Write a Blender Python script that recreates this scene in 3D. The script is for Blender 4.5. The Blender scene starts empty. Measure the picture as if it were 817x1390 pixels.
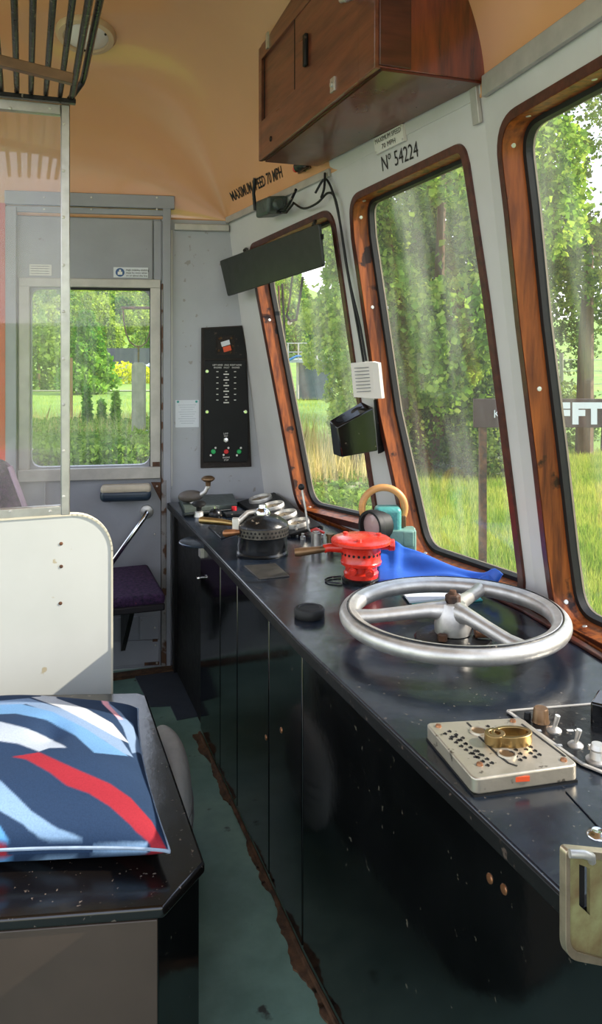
import bpy, bmesh, math, random
import numpy as np
from mathutils import Vector, Matrix
from mathutils.bvhtree import BVHTree
random.seed(7); np.random.seed(7)
C = bpy.context.scene.collection
V = Vector
PI = math.pi
# ------------------------------------------------------------------ camera model
F = 1060.0; CX = 408.5; HY = 475.0; EYE = V((0, 0, 1.5))
AZ = math.radians(19.46)
RT = V((math.cos(AZ), -math.sin(AZ), 0)); FW = V((math.sin(AZ), math.cos(AZ), 0)); UP = V((0, 0, 1))
def ray(px, py): return RT*((px-CX)/F) + FW + UP*((HY-py)/F)
def aZ(px, py, Z): d = ray(px, py); return EYE + d*((Z-EYE.z)/d.z)
def aX(px, py, X): d = ray(px, py); return EYE + d*(X/d.x)
def aY(px, py, Y): d = ray(px, py); return EYE + d*(Y/d.y)
def aW(px, py, w): return EYE + ray(px, py)*w
def aP(px, py, p0, n, off=0.0):
    d = ray(px, py); return EYE + d*((V(p0)+n*off-EYE).dot(n)/d.dot(n))
# ------------------------------------------------------------------ materials
MATS = {}
def nodes(name):
    m = bpy.data.materials.new(name); m.use_nodes = True
    nt = m.node_tree
    return m, nt, nt.nodes['Principled BSDF']
def rgb(h):
    if isinstance(h, str):
        c = [int(h[i:i+2], 16)/255 for i in (0, 2, 4)]
        return tuple(((x/12.92) if x <= .04045 else ((x+.055)/1.055)**2.4) for x in c) + (1,)
    return tuple(h)[:3] + (1,)
def pm(name, col, rough=.5, metal=0, var=.2, vs=6, bump=0, bs=60, stretch=(1, 1, 1), col2=None, coat=0, spec=.5, rvar=.1, spots=None, spot_scale=25, spot_amt=.08, coord='Object'):
    """procedural principled: two-tone noise, roughness variation, optional bump and flecks of wear"""
    if name in MATS: return MATS[name]
    m, nt, b = nodes(name); N = nt.nodes; L = nt.links
    c1 = rgb(col); c2 = rgb(col2) if col2 else tuple(min(1, x*(1-var)) for x in c1[:3])+(1,)
    tc = N.new('ShaderNodeTexCoord'); mp = N.new('ShaderNodeMapping'); mp.inputs['Scale'].default_value = stretch
    L.new(tc.outputs[coord], mp.inputs['Vector'])
    n1 = N.new('ShaderNodeTexNoise'); n1.inputs['Scale'].default_value = vs; n1.inputs['Detail'].default_value = 6; n1.inputs['Roughness'].default_value = .6
    L.new(mp.outputs[0], n1.inputs['Vector'])
    r = N.new('ShaderNodeValToRGB'); r.color_ramp.elements[0].position = .35; r.color_ramp.elements[1].position = .65
    r.color_ramp.elements[0].color = c2; r.color_ramp.elements[1].color = c1
    L.new(n1.outputs[0], r.inputs[0]); out = r.outputs[0]
    if spots:
        n3 = N.new('ShaderNodeTexNoise'); n3.inputs['Scale'].default_value = spot_scale; n3.inputs['Detail'].default_value = 4
        L.new(tc.outputs[coord], n3.inputs['Vector'])
        r3 = N.new('ShaderNodeValToRGB'); p = .72-spot_amt
        r3.color_ramp.elements[0].position = p; r3.color_ramp.elements[1].position = p+.05
        L.new(n3.outputs[0], r3.inputs[0])
        mx = N.new('ShaderNodeMixRGB'); mx.inputs[2].default_value = rgb(spots)
        L.new(r3.outputs[0], mx.inputs[0]); L.new(out, mx.inputs[1]); out = mx.outputs[0]
    L.new(out, b.inputs['Base Color'])
    mr = N.new('ShaderNodeMapRange'); mr.inputs[3].default_value = max(.02, rough-rvar); mr.inputs[4].default_value = min(1, rough+rvar)
    n2 = N.new('ShaderNodeTexNoise'); n2.inputs['Scale'].default_value = vs*2.3; n2.inputs['Detail'].default_value = 5
    L.new(mp.outputs[0], n2.inputs['Vector']); L.new(n2.outputs[0], mr.inputs[0]); L.new(mr.outputs[0], b.inputs['Roughness'])
    b.inputs['Metallic'].default_value = metal; b.inputs['Coat Weight'].default_value = coat; b.inputs['Coat Roughness'].default_value = .08
    b.inputs['Specular IOR Level'].default_value = spec
    if bump:
        nb = N.new('ShaderNodeTexNoise'); nb.inputs['Scale'].default_value = bs; nb.inputs['Detail'].default_value = 4
        L.new(mp.outputs[0], nb.inputs['Vector'])
        bp = N.new('ShaderNodeBump'); bp.inputs['Strength'].default_value = bump; bp.inputs['Distance'].default_value = .01
        L.new(nb.outputs[0], bp.inputs['Height']); L.new(bp.outputs[0], b.inputs['Normal'])
    MATS[name] = m; return m
def emis(name, col, s):
    m, nt, b = nodes(name); b.inputs['Base Color'].default_value = rgb(col); b.inputs['Emission Color'].default_value = rgb(col); b.inputs['Emission Strength'].default_value = s
    return m
def glass_mat(name, dirt=.08, tint=(1, 1, 1), streak=(40, 40, 3), refl=1.0):
    m, nt, b = nodes(name); N = nt.nodes; L = nt.links; N.remove(b)
    out = N['Material Output']
    tr = N.new('ShaderNodeBsdfTransparent'); tr.inputs[0].default_value = tuple(tint)+(1,)
    gl = N.new('ShaderNodeBsdfGlossy'); gl.inputs['Roughness'].default_value = .02
    ge = N.new('ShaderNodeNewGeometry'); vd = N.new('ShaderNodeVectorMath'); vd.operation = 'DOT_PRODUCT'
    L.new(ge.outputs['Normal'], vd.inputs[0]); L.new(ge.outputs['Incoming'], vd.inputs[1])
    ab = N.new('ShaderNodeMath'); ab.operation = 'ABSOLUTE'; L.new(vd.outputs['Value'], ab.inputs[0])
    om = N.new('ShaderNodeMath'); om.operation = 'SUBTRACT'; om.inputs[0].default_value = 1; L.new(ab.outputs[0], om.inputs[1])
    pw = N.new('ShaderNodeMath'); pw.operation = 'POWER'; pw.inputs[1].default_value = 5; L.new(om.outputs[0], pw.inputs[0])
    fm = N.new('ShaderNodeMath'); fm.operation = 'MULTIPLY_ADD'; fm.inputs[1].default_value = .9*refl; fm.inputs[2].default_value = .035*refl; L.new(pw.outputs[0], fm.inputs[0])
    mx = N.new('ShaderNodeMixShader'); L.new(fm.outputs[0], mx.inputs[0]); L.new(tr.outputs[0], mx.inputs[1]); L.new(gl.outputs[0], mx.inputs[2])
    df = N.new('ShaderNodeBsdfDiffuse'); df.inputs[0].default_value = (.75, .75, .68, 1)
    tl = N.new('ShaderNodeBsdfTranslucent'); tl.inputs[0].default_value = (.75, .75, .68, 1)
    ds = N.new('ShaderNodeMixShader'); ds.inputs[0].default_value = .5; L.new(df.outputs[0], ds.inputs[1]); L.new(tl.outputs[0], ds.inputs[2])
    tc = N.new('ShaderNodeTexCoord'); mp = N.new('ShaderNodeMapping'); mp.inputs['Scale'].default_value = streak
    L.new(tc.outputs['Object'], mp.inputs[0])
    n = N.new('ShaderNodeTexNoise'); n.inputs['Scale'].default_value = 1.0; n.inputs['Detail'].default_value = 6; L.new(mp.outputs[0], n.inputs['Vector'])
    r = N.new('ShaderNodeMapRange'); r.inputs[1].default_value = .45; r.inputs[2].default_value = .8; r.inputs[3].default_value = dirt*.35; r.inputs[4].default_value = dirt*2.5
    L.new(n.outputs[0], r.inputs[0])
    m2 = N.new('ShaderNodeMixShader'); L.new(r.outputs[0], m2.inputs[0]); L.new(mx.outputs[0], m2.inputs[1]); L.new(ds.outputs[0], m2.inputs[2])
    L.new(m2.outputs[0], out.inputs[0])
    return m
def leaf_mat(name, c1, c2, c3, vs=.8, trans=.45):
    m, nt, b = nodes(name); N = nt.nodes; L = nt.links; N.remove(b); out = N['Material Output']
    gm = N.new('ShaderNodeNewGeometry'); oi = N.new('ShaderNodeObjectInfo')
    n = N.new('ShaderNodeTexNoise'); n.inputs['Scale'].default_value = vs; n.inputs['Detail'].default_value = 3
    L.new(gm.outputs['Position'], n.inputs['Vector'])
    ad = N.new('ShaderNodeMath'); ad.operation = 'MULTIPLY_ADD'; ad.inputs[1].default_value = .35
    L.new(gm.outputs['Random Per Island'], ad.inputs[0]); L.new(n.outputs[0], ad.inputs[2])
    a2 = N.new('ShaderNodeMath'); a2.operation = 'MULTIPLY_ADD'; a2.inputs[1].default_value = .4; L.new(oi.outputs['Random'], a2.inputs[0]); L.new(ad.outputs[0], a2.inputs[2])
    r = N.new('ShaderNodeValToRGB'); e = r.color_ramp.elements
    e[0].position = .35; e[0].color = rgb(c1); e[1].position = 1.05 if False else 1.0; e[1].color = rgb(c3)
    x = e.new(.68); x.color = rgb(c2)
    L.new(a2.outputs[0], r.inputs[0])
    d = N.new('ShaderNodeBsdfDiffuse'); t = N.new('ShaderNodeBsdfTranslucent')
    L.new(r.outputs[0], d.inputs[0])
    hs = N.new('ShaderNodeMixRGB'); hs.blend_type = 'MULTIPLY'; hs.inputs[0].default_value = 1; hs.inputs[2].default_value = (1.0, 1.0, .6, 1); L.new(r.outputs[0], hs.inputs[1]); L.new(hs.outputs[0], t.inputs[0])
    mx = N.new('ShaderNodeMixShader'); mx.inputs[0].default_value = trans; L.new(d.outputs[0], mx.inputs[1]); L.new(t.outputs[0], mx.inputs[2])
    L.new(mx.outputs[0], out.inputs[0]); return m
def attr_mat(name, rough=.85):
    m, nt, b = nodes(name); N = nt.nodes; L = nt.links
    a = N.new('ShaderNodeVertexColor'); a.layer_name = 'pattern'
    tc = N.new('ShaderNodeTexCoord'); n = N.new('ShaderNodeTexNoise'); n.inputs['Scale'].default_value = 260; n.inputs['Detail'].default_value = 3; L.new(tc.outputs['Object'], n.inputs['Vector'])
    mr = N.new('ShaderNodeMapRange'); mr.inputs[3].default_value = .78; mr.inputs[4].default_value = 1.2; L.new(n.outputs[0], mr.inputs[0])
    mm = N.new('ShaderNodeMixRGB'); mm.blend_type = 'MULTIPLY'; mm.inputs[0].default_value = 1; L.new(a.outputs[0], mm.inputs[1]); L.new(mr.outputs[0], mm.inputs[2]); L.new(mm.outputs[0], b.inputs['Base Color'])
    b.inputs['Roughness'].default_value = rough; b.inputs['Specular IOR Level'].default_value = .2
    bp = N.new('ShaderNodeBump'); bp.inputs['Strength'].default_value = .15; bp.inputs['Distance'].default_value = .003; L.new(n.outputs[0], bp.inputs['Height']); L.new(bp.outputs[0], b.inputs['Normal'])
    return m
# palette
grey_wall = pm('grey_paint', 'a9acb1', .42, var=.12, vs=3, bump=.06, bs=14, spots='8f8d88', spot_scale=30, spot_amt=.06)
pale_wall = pm('pale_grey_paint', 'c9c7c3', .4, var=.1, vs=3, bump=.05, bs=12)
door_grey = pm('door_paint', '9a9ca2', .4, var=.14, vs=4, bump=.06, bs=16, spots='6a5a50', spot_scale=16, spot_amt=.0)
cream_ceiling = pm('cream_gloss_ceiling', 'd8a070', .13, var=.07, vs=1.5, bump=.12, bs=2.2, spec=.6, rvar=.04, coat=.4)
white_panel = pm('white_panel_paint', 'c3c5be', .45, var=.06, vs=3, spots='aca287', spot_scale=26, spot_amt=.045)
alu = pm('aluminium', 'c4c2bd', .38, 1, var=.2, vs=14, bump=.05, bs=60)
alu_paint = pm('dull_aluminium_trim', 'b9b5ad', .45, .3, var=.2, vs=12)
chrome = pm('chrome', 'd8d8d8', .12, 1, var=.15, vs=10)
steel = pm('worn_steel', 'd6d3cc', .42, .8, var=.3, vs=18, bump=.08, bs=40)
black_gloss = pm('black_gloss_paint', '0c0d0d', .1, var=.5, vs=5, bump=.05, bs=9, spots='4a463c', spot_scale=60, spot_amt=.03, spec=.6, rvar=.05)
black_top = pm('black_desk_top', '18212d', .22, var=.5, vs=9, bump=.07, bs=26, spots='4c4843', spot_scale=95, spot_amt=.06, spec=.7, rvar=.09)  # base colour tinted blue to carry the sky's reflection
bench_black = pm('bench_black_paint', '14110f', .16, var=.4, vs=5, bump=.06, bs=20, spots='6b6056', spot_scale=90, spot_amt=.05, spec=.65, rvar=.07)
bench_front = pm('bench_brown_black', '4a3d33', .35, var=.25, vs=3, bump=.06, bs=12)
black_matte = pm('black_satin', '121212', .5, spec=.25, var=.4, vs=12, bump=.05, bs=50, spots='4c4038', spot_scale=60, spot_amt=.06)
rubber = pm('black_rubber', '0b0b0b', .6, var=.3, vs=20)
gap_black = pm('dark_void', '030303', .9)
cast_black = pm('cast_black_metal', '1b1c1d', .3, .35, var=.4, vs=20, bump=.12, bs=60, spots='8a7f70', spot_scale=60, spot_amt=.07)
wood_jamb = pm('varnished_wood', '96501f', .42, var=.3, vs=3, stretch=(14, 14, 1.2), col2='532611', bump=.06, bs=8, coat=.04, spec=.25, spots='2c1408', spot_scale=12, spot_amt=.10)
wood_dark = pm('dark_mahogany', '54281a', .35, var=.3, vs=2.5, stretch=(2, 16, 16), col2='38170d', bump=.05, bs=6, coat=.15)
wood_locker = pm('locker_mahogany', '74402a', .32, var=.3, vs=2.5, stretch=(14, 1.5, 14), col2='4c2617', bump=.05, bs=6, coat=.3)
wood_end = pm('locker_end_mahogany', '7a3316', .16, var=.3, vs=2.5, stretch=(14, 14, 1.5), col2='47190a', bump=.03, bs=6, coat=.7)
wood_under = pm('locker_underside', '6a2c18', .3, var=.4, vs=3, col2='46190d', coat=.25)
tan_wood = pm('tan_wood', 'd39a5c', .4, var=.2, vs=8, stretch=(1, 1, 5))
floor_lino = pm('green_lino', '7f9f90', .45, var=.4, vs=3.5, col2='5c7a6d', bump=.1, bs=25, spots='2c2f28', spot_scale=11, spot_amt=.06)
dirt_brown = pm('rusty_dirt', '6b4d33', .85, var=.5, vs=26, col2='3a281a', bump=.5, bs=40)
rust = pm('rusted_edge', '6b4428', .7, var=.5, vs=14, col2='2c1d15', bump=.4, bs=40)
mat_blue = pm('slate_mat', '3c424b', .6, var=.15, vs=10)
red_paint = pm('red_gloss_paint', 'd5301f', .28, var=.18, vs=14, bump=.15, bs=45, coat=.3)
red_wall = pm('red_wall_paint', 'c8482c', .4, var=.15)
teal = pm('teal_hammer_paint', '4f9a95', .35, var=.2, vs=20, bump=.25, bs=120)
teal_pale = pm('pale_teal_paint', '7da698', .4, var=.2, vs=16, bump=.15, bs=90)
blue_cloth = pm('blue_vinyl', '2a62c8', .5, var=.2, vs=8, bump=.1, bs=30)
paper = pm('white_paper', 'd8dde2', .7, var=.05)
paper_pad = pm('cream_paper', 'ded9cf', .7, var=.05)
ink = pm('black_ink', '15130f', .6, var=.1)
ink_grey = pm('grey_ink', '777a7d', .7, var=.1)
white_ink = pm('white_lettering', 'e4e2da', .6, var=.05)
brass = pm('brass', 'ab9060', .36, 1, var=.3, vs=18)
copper = pm('copper_handle', '9a6a48', .3, .7, var=.3, vs=18)
bronze = pm('worn_bronze_handle', '7d6145', .35, .6, var=.35, vs=14, stretch=(1, 1, 3))
dirty_alu = pm('engraved_alloy', 'bdb4a2', .4, .75, var=.15, vs=10, bump=.1, bs=50, spots='6e675b', spot_scale=60, spot_amt=.08)
blind_green = pm('dark_green_blind', '1e221b', .45, var=.3, vs=10)
motor_green = pm('grey_green_casting', '4c5650', .4, .2, var=.3, vs=20, bump=.2, bs=60)
purple = pm('purple_moquette', '4a2c52', .95, var=.5, vs=70, col2='1c1630', bump=.4, bs=200, spots='a2483c', spot_scale=60, spot_amt=.02)
seat_edge = pm('dark_seat_piping', '1c1820', .6)
armrest = pm('navy_leather', '2c3a48', .35, var=.3, vs=8, bump=.1, bs=30)
armrest_sunlit = pm('sunlit_leather', 'c5b9a2', .45, var=.25, vs=8)  # sunlight on top of the navy pad, painted in as cream
notice_blue = pm('sticker_blue', '1d4e86', .4, var=.05)
green_btn = pm('green_button', '2fae62', .25, var=.05)
red_btn = pm('red_button', 'cf2f35', .25, var=.05)
orange_paint = pm('orange_paint_mark', 'e2562a', .5)
glassW = glass_mat('windscreen_glass', .05, streak=(9, 9, 1.2))
glassD = glass_mat('door_glass', .06)
glassS = glass_mat('screen_glass', .10, streak=(3, 3, 2), refl=1.2)
lens_glass = pm('lamp_diffuser', 'd9d2c8', .2, var=.08)
dial_face = pm('gauge_dial', '8a7a5c', .4, var=.3, vs=20)
gauge_glass = glass_mat('gauge_glass', .04)
# ------------------------------------------------------------------ mesh builder
WPOS = {}
class MB:
    def __init__(s): s.v = []; s.f = []
    def add(s, vs, fs):
        o = len(s.v); s.v += [V(p) for p in vs]; s.f += [tuple(i+o for i in f) for f in fs]; return s
    def obox(s, c, ex, ey, ez):
        c = V(c); ex, ey, ez = V(ex), V(ey), V(ez)
        if ex.cross(ey).dot(ez) < 0: ex = -ex
        vs = [c+ex*a+ey*b+ez*d for a in (-1, 1) for b in (-1, 1) for d in (-1, 1)]
        return s.add(vs, [(0, 1, 3, 2), (4, 6, 7, 5), (0, 4, 5, 1), (2, 3, 7, 6), (0, 2, 6, 4), (1, 5, 7, 3)])
    def box(s, x0, x1, y0, y1, z0, z1):
        return s.obox(((x0+x1)/2, (y0+y1)/2, (z0+z1)/2), ((x1-x0)/2, 0, 0), (0, (y1-y0)/2, 0), (0, 0, (z1-z0)/2))
    def prism(s, pts, ext):
        pts = [V(p) for p in pts]; ext = V(ext); n = len(pts)
        nn = V((0, 0, 0))
        for i in range(n): nn += pts[i].cross(pts[(i+1) % n])
        if nn.dot(ext) > 0: pts.reverse()
        vs = pts+[p+ext for p in pts]
        fs = [tuple(range(n)), tuple(range(2*n-1, n-1, -1))]+[(i, i+n, (i+1) % n+n, (i+1) % n) for i in range(n)]
        return s.add(vs, fs)
    def tube(s, pts, r, n=12, closed=False, cap=True):
        pts = [V(p) for p in pts]; m = len(pts); rs = r if isinstance(r, (list, tuple)) else [r]*m
        rings = []; prev = None
        for i, p in enumerate(pts):
            if closed: t = pts[(i+1) % m]-pts[i-1]
            else: t = pts[min(i+1, m-1)]-pts[max(i-1, 0)]
            t.normalize()
            if prev is None:
                a = V((0, 0, 1)) if abs(t.z) < .9 else V((1, 0, 0)); u = t.cross(a).normalized()
            else: u = (prev-t*prev.dot(t)).normalized()
            prev = u; w = t.cross(u)
            rings.append([p+(u*math.cos(2*PI*k/n)+w*math.sin(2*PI*k/n))*rs[i] for k in range(n)])
        vs = [q for R_ in rings for q in R_]; fs = []
        for i in range(m if closed else m-1):
            j = (i+1) % m
            for k in range(n):
                l = (k+1) % n; fs.append((i*n+k, i*n+l, j*n+l, j*n+k))
        if cap and not closed: fs += [tuple(range(n-1, -1, -1)), tuple((m-1)*n+k for k in range(n))]
        return s.add(vs, fs)
    def lathe(s, prof, c, axis=(0, 0, 1), n=32, a0=0, a1=2*PI):
        c = V(c); ax = V(axis).normalized(); a = V((1, 0, 0)) if abs(ax.x) < .9 else V((0, 1, 0))
        u = ax.cross(a).normalized(); w = ax.cross(u)
        vs = []; fs = []; full = abs(a1-a0-2*PI) < 1e-4; cols = n if full else n+1
        for (r, z) in prof:
            for k in range(cols):
                t = a0+(a1-a0)*k/n; vs.append(c+ax*z+(u*math.cos(t)+w*math.sin(t))*max(r, 1e-5))
        for i in range(len(prof)-1):
            for k in range(n):
                l = (k+1) % cols; fs.append((i*cols+k, i*cols+l, (i+1)*cols+l, (i+1)*cols+k))
        return s.add(vs, fs)
    def cyl(s, p, q, r, n=20, r2=None):
        p = V(p); q = V(q); r2 = r if r2 is None else r2; h = (q-p).length
        return s.lathe([(0, 0), (r, 0), (r2, h), (0, h)], p, (q-p), n)
    def sphere(s, c, r, n=16, sc=(1, 1, 1)):
        o = len(s.v); prof = [(r*math.sin(PI*i/(n//2)), -r*math.cos(PI*i/(n//2))) for i in range(n//2+1)]
        s.lathe(prof, (0, 0, 0), n=n)
        for i in range(o, len(s.v)): p = s.v[i]; s.v[i] = V(c)+V((p.x*sc[0], p.y*sc[1], p.z*sc[2]))
        return s
    def sweep(s, loop, normals, dep, prof, closed_prof=True):
        """sweep a profile [(outward offset, depth)] around a closed loop lying in a plane"""
        n = len(loop); m = len(prof); vs = []; fs = []
        for p, q in zip(loop, normals):
            for (o, d) in prof: vs.append(p+q*o+dep*d)
        for i in range(n):
            j = (i+1) % n
            for k in range(m if closed_prof else m-1):
                l = (k+1) % m; fs.append((i*m+k, j*m+k, j*m+l, i*m+l))
        return s.add(vs, fs)
    def holed(s, loops, ext):
        """planar face with holes, given thickness"""
        ext = V(ext); bm = bmesh.new(); es = []; allv = []
        for lp in loops:
            bv = [bm.verts.new(p) for p in lp]; allv += bv
            es += [bm.edges.new((bv[i], bv[(i+1) % len(bv)])) for i in range(len(bv))]
        bm.verts.index_update()
        bmesh.ops.triangle_fill(bm, use_beauty=True, edges=es, normal=ext.normalized())
        bm.verts.index_update(); vs = [v.co.copy() for v in bm.verts]; n = len(vs)
        fs = [tuple(v.index for v in f.verts) for f in bm.faces]; bm.free()
        vv = vs+[p+ext for p in vs]; ff = list(fs)+[tuple(i+n for i in reversed(f)) for f in fs]
        o = 0
        for lp in loops:
            k = len(lp); ff += [(o+i, o+(i+1) % k, o+(i+1) % k+n, o+i+n) for i in range(k)]; o += k
        return s.add(vv, ff)
    def build(s, name, mat, parent=None, loc=None, bevel=0, smooth=40, seg=2, kind=None, fix=True):
        me = bpy.data.meshes.new(name); o = bpy.data.objects.new(name, me); C.objects.link(o)
        if parent is not None: org = WPOS[parent.name]
        else: org = V(loc) if loc is not None else V((0, 0, 0))
        me.from_pydata([tuple(p-org) for p in s.v], [], s.f)
        if fix:
            bm = bmesh.new(); bm.from_mesh(me); bmesh.ops.remove_doubles(bm, verts=bm.verts, dist=1e-5); bmesh.ops.recalc_face_normals(bm, faces=bm.faces); bm.to_mesh(me); bm.free()
        me.materials.append(mat)
        if smooth:
            me.shade_smooth(); me.set_sharp_from_angle(angle=math.radians(smooth))
        if parent is not None: o.parent = parent
        else: o.location = org
        WPOS[o.name] = org
        if bevel:
            b = o.modifiers.new('bevel', 'BEVEL'); b.width = bevel; b.segments = seg; b.limit_method = 'ANGLE'; b.angle_limit = math.radians(40)
        if kind: o['kind'] = kind
        return o
def _islands(s):
    par = list(range(len(s.v)))
    def find(a):
        while par[a] != a: par[a] = par[par[a]]; a = par[a]
        return a
    for f in s.f:
        for i in f[1:]: par[find(i)] = find(f[0])
    gr = {}
    for f in s.f: gr.setdefault(find(f[0]), []).append(f)
    return list(gr.values())
def build_each(s, name, mat, parent, **kw):
    """every separate piece becomes a part of its own"""
    out = []
    for fs in _islands(s):
        idx = sorted({i for f in fs for i in f}); mp = {k: i for i, k in enumerate(idx)}; m = MB(); m.v = [s.v[i] for i in idx]; m.f = [tuple(mp[i] for i in f) for f in fs]
        out.append(m.build(name, mat, parent, **kw))
    return out
def spline(pts, k=6):
    pts = [V(x) for x in pts]; out = []
    for i in range(len(pts)-1):
        a, b, c, d = pts[max(0, i-1)], pts[i], pts[i+1], pts[min(len(pts)-1, i+2)]
        for j in range(k): u = j/k; out.append(.5*(2*b+(c-a)*u+(2*a-5*b+4*c-d)*u*u+(3*b-a-3*c+d)*u**3))
    return out+[pts[-1]]
def tag(o, label, cat, group=None, kind=None):
    o['label'] = label; o['category'] = cat
    if group: o['group'] = group
    if kind: o['kind'] = kind
    return o
def empty(name, loc, label=None, cat=None, group=None, kind=None):
    o = bpy.data.objects.new(name, None); C.objects.link(o); o.location = V(loc); o.empty_display_size = .05
    WPOS[o.name] = V(loc)
    if label: tag(o, label, cat, group)
    if kind: o['kind'] = kind
    return o
def copy_tree(o, parent=None):
    c = o.copy(); C.objects.link(c); c.parent = parent
    for ch in list(o.children): copy_tree(ch, c)
    return c
def round_poly(pts, r, n=6):
    out = []; m = len(pts)
    rr = r if isinstance(r, (list, tuple)) else [r]*m
    for i in range(m):
        p = pts[i]; a = pts[i-1]-p; b = pts[(i+1) % m]-p; q = min(rr[i], a.length*.45, b.length*.45)
        if q < 1e-4: out.append(p.copy()); continue
        A = p+a.normalized()*q; B = p+b.normalized()*q
        for k in range(n+1):
            t = k/n; out.append(A*(1-t)**2+p*2*t*(1-t)+B*t*t)
    return out
def densify(lp, d=.05):
    out = []
    for i, p in enumerate(lp):
        q = lp[(i+1) % len(lp)]; n = max(1, int((q-p).length/d))
        for k in range(n): out.append(p.lerp(q, k/n))
    return out
def loop_normals(lp, nrm):
    n = len(lp); c = sum(lp, V((0, 0, 0)))/n; out = []
    for i in range(n):
        t = (lp[(i+1) % n]-lp[i-1]).normalized(); q = t.cross(nrm).normalized()
        out.append(q)
    s = sum((q.dot(p-c) for q, p in zip(out, lp)))
    return out if s > 0 else [-q for q in out]
def offset_loop(lp, nrm, o, d=0): 
    ns = loop_normals(lp, nrm); return [p+q*o+nrm*d for p, q in zip(lp, ns)]
def text_geo(s, size=1.0, xs=1.0, align='LEFT', spacing=1.0, bold=0.0):
    cu = bpy.data.curves.new('txt', 'FONT'); cu.body = s; cu.size = size; cu.align_x = align; cu.space_character = spacing; cu.resolution_u = 2; cu.offset = bold; cu.space_line = 1.0
    o = bpy.data.objects.new('txt', cu); C.objects.link(o); bpy.context.view_layer.update()
    ev = o.evaluated_get(bpy.context.evaluated_depsgraph_get()); me = ev.to_mesh()
    vs = [(v.co.x*xs, v.co.y) for v in me.vertices]; fs = [tuple(p.vertices) for p in me.polygons]
    ev.to_mesh_clear(); bpy.data.objects.remove(o); bpy.data.curves.remove(cu)
    return vs, fs
def text_on(mb, s, org, ex, ey, size, nrm, xs=1.0, align='CENTER', lift=.0012, bold=0.0):
    vs, fs = text_geo(s, size, xs, align, bold=bold)
    mb.add([V(org)+V(ex)*x+V(ey)*y+V(nrm)*lift for x, y in vs], fs); return mb
# ------------------------------------------------------------------ key planes
TAP = math.radians(9.4)
PW0 = V((.494, 3.73, 0)); TW = V((math.cos(TAP), -math.sin(TAP), 0)); NW = V((-math.sin(TAP), -math.cos(TAP), 0))
def yw(x): return 3.73-math.tan(TAP)*(x-.494)
def fw(px, py, off=0): return aP(px, py, PW0, NW, off)
def ws(p): return (V(p)-PW0).dot(TW)
def wpt(s, z, off=0): return PW0+TW*s+NW*off+UP*z
def wrect(px0, py0, px1, py1, off=0):
    a, b, c, d = fw(px0, py0, off), fw(px1, py0, off), fw(px1, py1, off), fw(px0, py1, off)
    return (ws(a)+ws(d))/2, (ws(b)+ws(c))/2, (c.z+d.z)/2, (a.z+b.z)/2      # s0,s1,z0,z1
def wbox(mb, px0, py0, px1, py1, o0, o1):
    s0, s1, z0, z1 = wrect(px0, py0, px1, py1, o1)
    return mb.obox(wpt((s0+s1)/2, (z0+z1)/2, (o0+o1)/2), TW*((s1-s0)/2), NW*((o1-o0)/2), UP*((z1-z0)/2))
HD = .7855
# windscreen corners (inner face)
K0 = V((.92, 3.659, 2.12)); K0b = V((1.07, 3.634, .80))
TB = V((1.07, 2.652, 2.155)); BB = V((1.262, 2.552, .79))
TCp = V((1.12, 1.78, 2.17)); CB = V((1.315, 1.795, .822))
TD = V((1.0, .35, 2.17)); DB = V((1.195, .35, .81))
def on_plane(q, a, b, c):
    n = (b-a).cross(c-a); return V((a.x-(n.y*(q.y-a.y)+n.z*(q.z-a.z))/n.x, q.y, q.z))
TCp = on_plane(TCp, TB, BB, CB); K0b = on_plane(K0b, TB, BB, K0); DB = on_plane(DB, TCp, CB, TD); print('PLANE', TCp, K0b, DB); K0b.y = 3.73-math.tan(TAP)*(K0b.x-.494)
TE = V((.86, -.35, 2.16)); EB = V((1.04, -.35, .80))
def xf(y):
    pts = [(TE.y, TE.x), (TD.y, TD.x), (TCp.y, TCp.x), (TB.y, TB.x), (K0.y, K0.x)]
    for (a, b), (c, d) in zip(pts, pts[1:]):
        if y <= c: return b+(d-b)*(y-a)/(c-a)
    return pts[-1][1]
def zc(y): return 2.165-.045*max(0, min(1, (y-2.3)/1.35))
# ------------------------------------------------------------------ floor, ceiling, walls
XL = -1.7; YN = -.35
fl = MB(); fl.prism([(-4.5, YN, 0), (1.2, YN, 0), (1.2, yw(1.2)+.05, 0), (-4.5, yw(XL)+.05, 0)], (0, 0, -.06))
fl.build('floor', floor_lino, kind='structure')
cl = MB(); nx, ny = 60, 60; vs = []; fs = []
def prof(d, R): d = max(0, d); return 1 if d >= R else math.sqrt(max(0, 1-(1-d/R)**2))
def ceil_z(x, y): return zc(y)+.66*prof(xf(y)-x, .75)*prof(yw(x)-y, .8)
for j in range(ny+1):
    for i in range(nx+1):
        s = 1-(1-i/nx)**2.4; t = 1-(1-j/ny)**2.4
        x = XL+(1.0-XL)*s; y = YN+(yw(min(x, .92))-YN)*t
        for _ in range(4):
            x = XL+(xf(y)-XL)*s; y = YN+(yw(x)-YN)*t
        vs.append((x, y, ceil_z(x, y)))
for j in range(ny):
    for i in range(nx):
        a = j*(nx+1)+i; fs.append((a, a+nx+1, a+nx+2, a+1))
cl.add(vs, fs)
ceil = cl.build('ceiling', cream_ceiling, kind='structure', smooth=180, fix=False)
sm = ceil.modifiers.new('t', 'SOLIDIFY'); sm.thickness = .03; sm.offset = -1
CBVH = BVHTree.FromPolygons([V(v) for v in vs], fs)
def on_ceil(px, py):
    h = CBVH.ray_cast(EYE, ray(px, py).normalized()); return h[0]
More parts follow.
